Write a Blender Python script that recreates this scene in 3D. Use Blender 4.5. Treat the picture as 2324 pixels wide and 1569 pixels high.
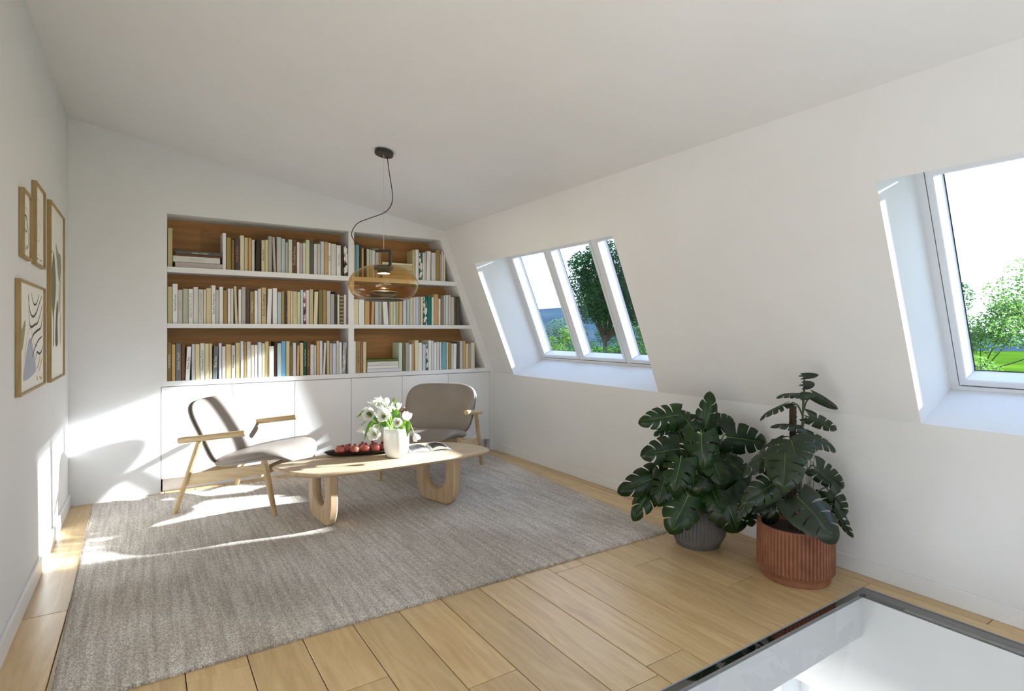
import bpy, bmesh, math, random
from mathutils import Vector, Matrix, Euler
random.seed(7)
S = bpy.context.scene
for o in list(bpy.data.objects): bpy.data.objects.remove(o)
COL = S.collection
PI = math.pi
# ---------------------------------------------------------------- camera, sky, sun, exposure
cam_d = bpy.data.cameras.new('camera'); cam = bpy.data.objects.new('camera', cam_d); COL.objects.link(cam)
cam.location = (0, 0, 1.3); cam.rotation_euler = (PI/2, 0, -math.atan2(1162-331.3, 1266.0))
cam_d.sensor_width = 36; cam_d.lens = 36*1266/2324; cam_d.shift_y = -(784.5-750.6)/2324
cam_d.clip_start = .02; cam_d.clip_end = 2000
S.camera = cam
S.view_settings.view_transform = 'Standard'; S.view_settings.look = 'None'
S.view_settings.gamma = 1; S.view_settings.use_curve_mapping = False
S.view_settings.exposure = 0.16
W = bpy.data.worlds.new('sky'); S.world = W; W.use_nodes = True
nt = W.node_tree; nt.nodes.clear()
wo = nt.nodes.new('ShaderNodeOutputWorld'); bg = nt.nodes.new('ShaderNodeBackground')
tc = nt.nodes.new('ShaderNodeTexCoord'); sx = nt.nodes.new('ShaderNodeSeparateXYZ'); cr = nt.nodes.new('ShaderNodeValToRGB')
cr.color_ramp.elements[0].position = 0.0; cr.color_ramp.elements[0].color = (.74, .85, 1, 1)
cr.color_ramp.elements[1].position = 0.9; cr.color_ramp.elements[1].color = (.42, .62, 1, 1)
nt.links.new(tc.outputs['Generated'], sx.inputs[0]); nt.links.new(sx.outputs['Z'], cr.inputs[0])
nt.links.new(cr.outputs[0], bg.inputs[0]); nt.links.new(bg.outputs[0], wo.inputs[0])
bg.inputs[1].default_value = 2.5
SUN_DIR = Vector((-1, .222, -.405)).normalized()
sd = bpy.data.lights.new('sun', 'SUN'); sd.energy = 18.5; sd.angle = math.radians(1.3); sd.color = (.88, .95, 1)
sun = bpy.data.objects.new('sun', sd); COL.objects.link(sun); sun.rotation_euler = SUN_DIR.to_track_quat('-Z', 'Y').to_euler()
sun.location = (12, -3, 6)
def area(name, loc, rot, sx_, sy_, e, col=(1, 1, 1)):
    d = bpy.data.lights.new(name, 'AREA'); d.shape = 'RECTANGLE'; d.size = sx_; d.size_y = sy_; d.energy = e; d.color = col
    o = bpy.data.objects.new(name, d); COL.objects.link(o); o.location = loc; o.rotation_euler = rot
    return o
area('lower_room_fill', (1.4, 2.0, -.35), (0, 0, 0), 2.0, 2.5, 75, (1, .99, .97))  # added light without a fitting, brightens the storey under the glass
area('fill_behind_viewer', (.7, -1.9, .06), (PI, 0, 0), 2.0, 2.2, 46, (.83, .91, 1))  # added upward fill on the unseen floor, stands in for bounced sun

# ---------------------------------------------------------------- helpers
def s2l(c):
    r = []
    for v in c[:3]:
        v /= 255.0
        r.append(v/12.92 if v <= .04045 else ((v+.055)/1.055)**2.4)
    return (r[0], r[1], r[2], 1)
def mat(name, rgb=None, rough=.6, lin=None, spec=.5, coat=0, metal=0, sheen=0):
    m = bpy.data.materials.new(name); m.use_nodes = True
    b = m.node_tree.nodes['Principled BSDF']
    b.inputs['Base Color'].default_value = lin if lin else s2l(rgb)
    b.inputs['Roughness'].default_value = rough
    b.inputs['Specular IOR Level'].default_value = spec
    b.inputs['Coat Weight'].default_value = coat; b.inputs['Metallic'].default_value = metal
    b.inputs['Sheen Weight'].default_value = sheen
    return m
def noise_mat(name, c1, c2, scale=(8, 8, 8), nscale=1.0, detail=5, rough=.6, bump=0, spec=.5, lo=.3, hi=.7, objrand=0, c3=None, coat=0, dist=0, bscale=None):
    m = mat(name, c1, rough, spec=spec, coat=coat); t = m.node_tree; n = t.nodes; l = t.links; b = n['Principled BSDF']
    tc = n.new('ShaderNodeTexCoord'); mp = n.new('ShaderNodeMapping'); mp.inputs['Scale'].default_value = scale
    l.new(tc.outputs['Object'], mp.inputs[0])
    if objrand:
        oi = n.new('ShaderNodeObjectInfo'); mm = n.new('ShaderNodeMath'); mm.operation = 'MULTIPLY'; mm.inputs[1].default_value = 91.7
        l.new(oi.outputs['Random'], mm.inputs[0]); cb = n.new('ShaderNodeCombineXYZ')
        for i in range(3): l.new(mm.outputs[0], cb.inputs[i])
        l.new(cb.outputs[0], mp.inputs['Location'])
    nz = n.new('ShaderNodeTexNoise'); nz.inputs['Scale'].default_value = nscale; nz.inputs['Detail'].default_value = detail; nz.inputs['Distortion'].default_value = dist
    l.new(mp.outputs[0], nz.inputs['Vector'])
    r = n.new('ShaderNodeValToRGB'); e = r.color_ramp.elements; e[0].position = lo; e[0].color = s2l(c1); e[1].position = hi; e[1].color = s2l(c2)
    if c3:
        q = r.color_ramp.elements.new((lo+hi)/2); q.color = s2l(c3)
    l.new(nz.outputs['Fac'], r.inputs[0]); out = r.outputs[0]
    if objrand:
        hs = n.new('ShaderNodeHueSaturation'); mr = n.new('ShaderNodeMapRange'); mr.inputs['To Min'].default_value = 1-objrand; mr.inputs['To Max'].default_value = 1+objrand
        l.new(oi.outputs['Random'], mr.inputs[0]); l.new(mr.outputs[0], hs.inputs['Value']); l.new(out, hs.inputs['Color']); out = hs.outputs[0]
    l.new(out, b.inputs['Base Color'])
    if bump:
        bp = n.new('ShaderNodeBump'); bp.inputs['Strength'].default_value = bump; bp.inputs['Distance'].default_value = .004
        src = nz
        if bscale:
            src = n.new('ShaderNodeTexNoise'); src.inputs['Scale'].default_value = bscale; src.inputs['Detail'].default_value = 3; l.new(tc.outputs['Object'], src.inputs['Vector'])
        l.new(src.outputs['Fac'], bp.inputs['Height']); l.new(bp.outputs[0], b.inputs['Normal'])
    return m
def glassy(name, tint, fres=1.45, rough=0.0, gcol=(1, 1, 1, 1), extra=0.0):
    m = bpy.data.materials.new(name); m.use_nodes = True; t = m.node_tree; n = t.nodes; n.clear(); l = t.links
    o = n.new('ShaderNodeOutputMaterial'); mx = n.new('ShaderNodeMixShader'); tr = n.new('ShaderNodeBsdfTransparent'); gl = n.new('ShaderNodeBsdfGlossy'); lw = n.new('ShaderNodeLayerWeight'); lw.inputs[0].default_value = .5
    tr.inputs[0].default_value = tint; gl.inputs[0].default_value = gcol; gl.inputs['Roughness'].default_value = rough
    pw = n.new('ShaderNodeMath'); pw.operation = 'POWER'; pw.inputs[1].default_value = 5; ad = n.new('ShaderNodeMath'); ad.operation = 'MULTIPLY_ADD'; ad.inputs[1].default_value = .9; ad.inputs[2].default_value = ((fres-1)/(fres+1))**2+extra; ad.use_clamp = True
    l.new(lw.outputs['Facing'], pw.inputs[0]); l.new(pw.outputs[0], ad.inputs[0]); l.new(ad.outputs[0], mx.inputs[0]); l.new(tr.outputs[0], mx.inputs[1]); l.new(gl.outputs[0], mx.inputs[2]); l.new(mx.outputs[0], o.inputs[0])
    return m
def emit(name, col, st):
    m = bpy.data.materials.new(name); m.use_nodes = True; b = m.node_tree.nodes['Principled BSDF']
    b.inputs['Base Color'].default_value = col; b.inputs['Emission Color'].default_value = col; b.inputs['Emission Strength'].default_value = st
    return m
def setp(o, **k):
    for a, v in k.items():
        if v is not None: o[a] = v
    return o
def obj(name, mesh, mats=None, parent=None, smooth=False, **props):
    if isinstance(mesh, bmesh.types.BMesh):
        me = bpy.data.meshes.new(name); mesh.normal_update(); mesh.to_mesh(me); mesh.free(); mesh = me
    o = bpy.data.objects.new(name, mesh); COL.objects.link(o)
    if mats and not len(mesh.materials):
        for m in (mats if isinstance(mats, (list, tuple)) else [mats]): mesh.materials.append(m)
    if smooth:
        mesh.polygons.foreach_set('use_smooth', [True]*len(mesh.polygons))
        if smooth is not True: mesh.set_sharp_from_angle(angle=math.radians(smooth))
    if parent: o.parent = parent
    return setp(o, **props)
def thing(name, label=None, cat=None, loc=(0, 0, 0), rot=(0, 0, 0), group=None, kind=None):
    o = bpy.data.objects.new(name, None); COL.objects.link(o); o.location = loc; o.rotation_euler = rot; o.empty_display_size = .1
    return setp(o, label=label, category=cat, group=group, kind=kind)
def bx(bm, a, b, mi=0):
    x0, y0, z0 = a; x1, y1, z1 = b
    v = [bm.verts.new(p) for p in ((x0,y0,z0),(x1,y0,z0),(x1,y1,z0),(x0,y1,z0),(x0,y0,z1),(x1,y0,z1),(x1,y1,z1),(x0,y1,z1))]
    for q in ((3,2,1,0),(4,5,6,7),(0,1,5,4),(1,2,6,5),(2,3,7,6),(3,0,4,7)):
        f = bm.faces.new([v[i] for i in q]); f.material_index = mi
    return v
def box(a, b, bevel=0, seg=2):
    bm = bmesh.new(); bx(bm, [min(p, q) for p, q in zip(a, b)], [max(p, q) for p, q in zip(a, b)])
    if bevel: bmesh.ops.bevel(bm, geom=bm.edges[:], offset=bevel, segments=seg, affect='EDGES', profile=.5)
    return bm
def prism(bm, pts, axis, a, b, mi=0):
    """extrude a 2-D polygon along an axis: 'y' -> pts are (x,z), 'x' -> (y,z), 'z' -> (x,y)"""
    def P(p, t): return {'y': (p[0], t, p[1]), 'x': (t, p[0], p[1]), 'z': (p[0], p[1], t)}[axis]
    A = [bm.verts.new(P(p, a)) for p in pts]; B = [bm.verts.new(P(p, b)) for p in pts]; n = len(pts); fs = []
    fs.append(bm.faces.new(A)); fs.append(bm.faces.new(B[::-1]))
    for i in range(n): fs.append(bm.faces.new((A[i], B[i], B[(i+1) % n], A[(i+1) % n])))
    for f in fs: f.material_index = mi
    bmesh.ops.recalc_face_normals(bm, faces=fs)
    return fs
def lathe(prof, seg=48, flute=None, bm=None, cen=(0, 0, 0), cap=False):
    bm = bm or bmesh.new(); rings = []
    for i, (r, z) in enumerate(prof):
        ring = []
        for k in range(seg):
            a = 2*PI*k/seg; rr = r
            if flute: rr = r*(1+flute(i, k))
            ring.append(bm.verts.new((cen[0]+rr*math.cos(a), cen[1]+rr*math.sin(a), cen[2]+z)))
        rings.append(ring)
    for i in range(len(rings)-1):
        for k in range(seg):
            bm.faces.new((rings[i][k], rings[i][(k+1) % seg], rings[i+1][(k+1) % seg], rings[i+1][k]))
    if cap:
        bm.faces.new(rings[0][::-1]); bm.faces.new(rings[-1])
    return bm
def tube(pts, rad, seg=10, bm=None, cap=True, flat=1.0):
    """sweep a circle along points; rad is a number or a list"""
    bm = bm or bmesh.new(); pts = [Vector(p) for p in pts]; n = len(pts); rings = []
    if not isinstance(rad, (list, tuple)): rad = [rad]*n
    up = Vector((0, 0, 1)); d0 = (pts[1]-pts[0]).normalized()
    if abs(d0.z) > .95: up = Vector((0, 1, 0))
    for i, p in enumerate(pts):
        d = (pts[min(i+1, n-1)]-pts[max(i-1, 0)]).normalized()
        s = d.cross(up)
        if s.length < 1e-4: s = d.cross(Vector((1, 0, 0)))
        s.normalize(); u = s.cross(d); up = u
        rings.append([bm.verts.new(p+(s*math.cos(2*PI*k/seg)+u*flat*math.sin(2*PI*k/seg))*rad[i]) for k in range(seg)])
    fs = []
    for i in range(n-1):
        for k in range(seg): fs.append(bm.faces.new((rings[i][k], rings[i][(k+1) % seg], rings[i+1][(k+1) % seg], rings[i+1][k])))
    if cap:
        fs.append(bm.faces.new(rings[0][::-1])); fs.append(bm.faces.new(rings[-1]))
    return bm
def rod(a, b, ra, rb, seg=20, rnd=.6):
    """tapered rod with softly rounded ends"""
    a = Vector(a); b = Vector(b); d = (b-a); L = d.length; d.normalize()
    P = []; Rr = []
    for t, f in ((0, .62), (.12, .86), (.4, .98)): P.append(a+d*ra*t*rnd); Rr.append(ra*f)
    for t in (.02, .5, .98): P.append(a+d*L*t); Rr.append(ra+(rb-ra)*t)
    for t, f in ((.4, .98), (.12, .86), (0, .62)): P.append(b-d*rb*t*rnd); Rr.append(rb*f)
    P2 = sorted(zip([(p-a).dot(d) for p in P], P, Rr), key=lambda q: q[0])
    return tube([q[1] for q in P2], [q[2] for q in P2], seg)
def spline(pts, n=8, closed=False):
    pts = [Vector(p) for p in pts]; m = len(pts); out = []
    rng = range(m if closed else m-1)
    for i in rng:
        g = (lambda k: pts[k % m]) if closed else (lambda k: pts[max(0, min(m-1, k))])
        p0, p1, p2, p3 = g(i-1), g(i), g(i+1), g(i+2)
        for k in range(n):
            t = k/n
            out.append(.5*((2*p1)+(-p0+p2)*t+(2*p0-5*p1+4*p2-p3)*t*t+(-p0+3*p1-3*p2+p3)*t**3))
    if not closed: out.append(pts[-1])
    return out
def text_mesh(txt, size, m, name='title'):
    c = bpy.data.curves.new('t', 'FONT'); c.body = txt; c.size = size; c.align_x = 'CENTER'; c.align_y = 'CENTER'; c.resolution_u = 2
    o = bpy.data.objects.new('t', c); COL.objects.link(o); bpy.context.view_layer.update()
    me = bpy.data.meshes.new_from_object(o.evaluated_get(bpy.context.evaluated_depsgraph_get())); me.name = name
    bpy.data.objects.remove(o); bpy.data.curves.remove(c)
    me.materials.clear(); me.materials.append(m)
    xs = [v.co.x for v in me.vertices] or [0, 1]
    return me, max(xs)-min(xs)

# ---------------------------------------------------------------- materials
M_WALL = noise_mat('white_plaster', (233, 233, 234), (230, 230, 230), (1, 1, 1), 2.5, 3, .85, bump=.03, spec=.2, bscale=220)
M_CEIL = noise_mat('ceiling_plaster', (233, 233, 234), (230, 230, 230), (1, 1, 1), 2.0, 3, .9, spec=.1)
M_CAB = noise_mat('white_lacquer', (235, 235, 237), (232, 232, 234), (1, 1, 1), 3, 2, .38, spec=.4)
M_PVC = noise_mat('white_window_paint', (226, 227, 230), (222, 223, 227), (1, 1, 1), 3, 2, .35, spec=.5)
M_DARK = noise_mat('dark_gasket', (40, 42, 46), (52, 54, 58), (30, 30, 30), 1, 2, .6)
M_OAK = noise_mat('oak_plank', (198, 165, 118), (222, 193, 146), (9, .9, 9), 2.6, 8, .30, bump=.05, spec=.5, objrand=.10, c3=(211, 180, 132), dist=1.2)
M_OAKS = noise_mat('soaped_oak', (190, 164, 124), (214, 190, 150), (14, 1.2, 14), 3, 8, .5, spec=.35, c3=(203, 178, 138), dist=.6)
M_OAKX = noise_mat('soaped_oak_long', (188, 160, 120), (212, 188, 148), (1.1, 14, 14), 3, 8, .48, spec=.35, c3=(200, 175, 134), dist=.6)
M_OAKZ = noise_mat('soaped_oak_upright', (178, 148, 108), (204, 176, 134), (14, 14, 1.1), 3, 8, .5, spec=.35, c3=(192, 164, 122), dist=.6)
M_TABX = noise_mat('table_oak', (192, 166, 134), (216, 194, 164), (1.1, 14, 14), 3, 8, .48, spec=.35, c3=(205, 181, 150), dist=.6)
M_TABZ = noise_mat('table_leg_oak', (176, 148, 116), (202, 176, 142), (14, 14, 1.1), 3, 8, .5, spec=.35, c3=(190, 163, 130), dist=.6)
M_BACK = noise_mat('oak_veneer_back', (162, 116, 70), (186, 142, 92), (.8, 14, 12), 1.6, 8, .5, spec=.3, c3=(174, 127, 79), dist=.8)
M_FRAME = noise_mat('frame_oak', (152, 128, 84), (178, 154, 108), (20, 20, 2), 3, 6, .5, spec=.3)
M_UNDER = mat('brown_underlay', (92, 62, 34), .9)
M_LEATHER = noise_mat('grey_leather', (146, 136, 128), (139, 129, 121), (3, 3, 3), 2, 4, .42, bump=.04, spec=.4, bscale=420)
M_SHELL = noise_mat('grey_shell', (204, 202, 194), (196, 194, 186), (3, 3, 3), 2, 4, .5, spec=.3)
M_PIPE = mat('dark_piping', (70, 66, 60), .7)
M_BLACKM = noise_mat('dark_bronze', (58, 53, 49), (64, 59, 54), (20, 20, 20), 1, 3, .45, spec=.4)
M_GLASS = glassy('clear_glass', (1, 1, 1, 1), 1.3)
M_AMBER = glassy('amber_glass', (.86, .68, .42, 1), 1.45, .0, (1, .93, .78, 1), .03)
M_FLOORGLASS = glassy('floor_glass', (.97, .985, .975, 1), 1.42, .0, extra=.0)
M_ENAMEL = mat('black_enamel_glass', (18, 18, 16), .03, spec=.9, coat=1)
M_STEEL = noise_mat('brushed_steel', (170, 172, 174), (160, 162, 164), (5, 5, 5), 2, 2, .4, spec=.6)
M_WIRE = mat('pale_wire', (214, 214, 210), .4)
M_CERAMIC = noise_mat('white_ceramic', (236, 236, 232), (232, 232, 228), (3, 3, 3), 2, 2, .22, spec=.5, coat=.3)
M_TRAY = noise_mat('black_wood_tray', (40, 28, 22), (52, 36, 28), (4, 20, 20), 2, 4, .35, spec=.5)
M_PAPER = mat('paper', (240, 238, 232), .8)
M_PAGE = noise_mat('book_pages', (226, 218, 200), (206, 196, 176), (1, 1, 220), 1, 2, .9)
M_SOIL = noise_mat('soil', (34, 26, 20), (54, 42, 32), (60, 60, 60), 1, 6, .95, bump=.6)
BOOKC = dict(white=(238,238,236), lgrey=(203,200,196), grey=(178,174,168), palegrey=(220,218,214), bluegrey=(206,212,224), lilac=(218,216,226), khaki=(198,186,142),
 khakilight=(218,206,166), cream=(230,221,192), beige=(210,196,160), ochre=(168,142,92), ochredark=(140,116,70), tan=(206,170,116), tanlight=(212,188,144), brown=(118,78,56),
 rosebrown=(158,126,112), darkbrown=(72,48,36), charcoal=(86,79,76), blackgreen=(56,58,50), slate=(118,122,124), darkgrey=(96,92,90), black=(34,31,30), paleteal=(182,204,206),
 teal=(120,176,190), mint=(206,220,202), lightgreen=(208,217,172), sage=(190,193,172), olive=(128,120,84), oliveg=(96,116,62), skyblue=(120,180,216), green=(32,84,60),
 tealgreen=(34,120,110), navy=(62,62,76), pinkwhite=(224,213,209), pinkgrey=(192,182,176), rose=(190,120,110), ink=(46,44,42))
CNAME = dict(white='white', lgrey='light grey', grey='grey', palegrey='pale grey', bluegrey='bluish grey', lilac='lilac grey', khaki='khaki', khakilight='light khaki', cream='cream', beige='beige',
 ochre='ochre', ochredark='dark ochre', tan='tan', tanlight='light tan', brown='brown', rosebrown='rosy brown', darkbrown='dark brown', charcoal='charcoal', blackgreen='blackish green',
 slate='slate grey', darkgrey='dark grey', black='black', paleteal='pale teal', teal='teal', mint='mint', lightgreen='light green', sage='sage', olive='olive', oliveg='mossy green', skyblue='sky blue',
 green='dark green', tealgreen='deep teal green', navy='navy', pinkwhite='pinkish white', pinkgrey='pinkish grey', p_bw='black and white patterned', p_dark='dark mottled', p_red='black, white and red patterned',
 p_plaid='dark plaid', p_grey='grey blue patterned', p_teal='teal and white patterned')
_bm = {}
def book_mat(k):
    if k in _bm: return _bm[k]
    if k == 'p_bw': m = noise_mat('cover_bw', (20,20,20), (235,232,226), (20,20,14), 1, 3, .5, lo=.46, hi=.52)
    elif k == 'p_dark': m = noise_mat('cover_mottled', (40,34,26), (190,170,70), (40,40,30), 1, 4, .5, lo=.52, hi=.68, c3=(84,70,48))
    elif k == 'p_red': m = noise_mat('cover_red', (30,40,38), (236,234,230), (16,16,13), 1, 2, .5, lo=.44, hi=.54, c3=(170,60,60))
    elif k == 'p_plaid':
        m = noise_mat('cover_plaid', (96,90,66), (62,56,42), (4,4,4), 1, 2, .7); t = m.node_tree; n = t.nodes; l = t.links
        w = n.new('ShaderNodeTexWave'); w.bands_direction = 'Z'; w.inputs['Scale'].default_value = 9; w.inputs['Distortion'].default_value = .6; tcn = n.new('ShaderNodeTexCoord'); l.new(tcn.outputs['Object'], w.inputs['Vector'])
        r = n.new('ShaderNodeValToRGB'); r.color_ramp.elements[0].position = .75; r.color_ramp.elements[0].color = s2l((84,78,58)); r.color_ramp.elements[1].position = .9; r.color_ramp.elements[1].color = s2l((176,166,134))
        l.new(w.outputs['Fac'], r.inputs[0]); l.new(r.outputs[0], n['Principled BSDF'].inputs['Base Color'])
    elif k == 'p_grey': m = noise_mat('cover_greyblue', (150,160,170), (205,208,204), (30,30,22), 1, 3, .5, lo=.42, hi=.58)
    elif k == 'p_teal': m = noise_mat('cover_teal', (20,96,92), (232,232,226), (26,26,17), 1, 3, .5, lo=.44, hi=.53, c3=(90,100,96))
    else:
        c = BOOKC[k]; m = noise_mat('cover_'+k, c, tuple(max(0, v-7) for v in c), (60, 60, 3), 1, 3, .55, spec=.3)
    _bm[k] = m; return m
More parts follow.
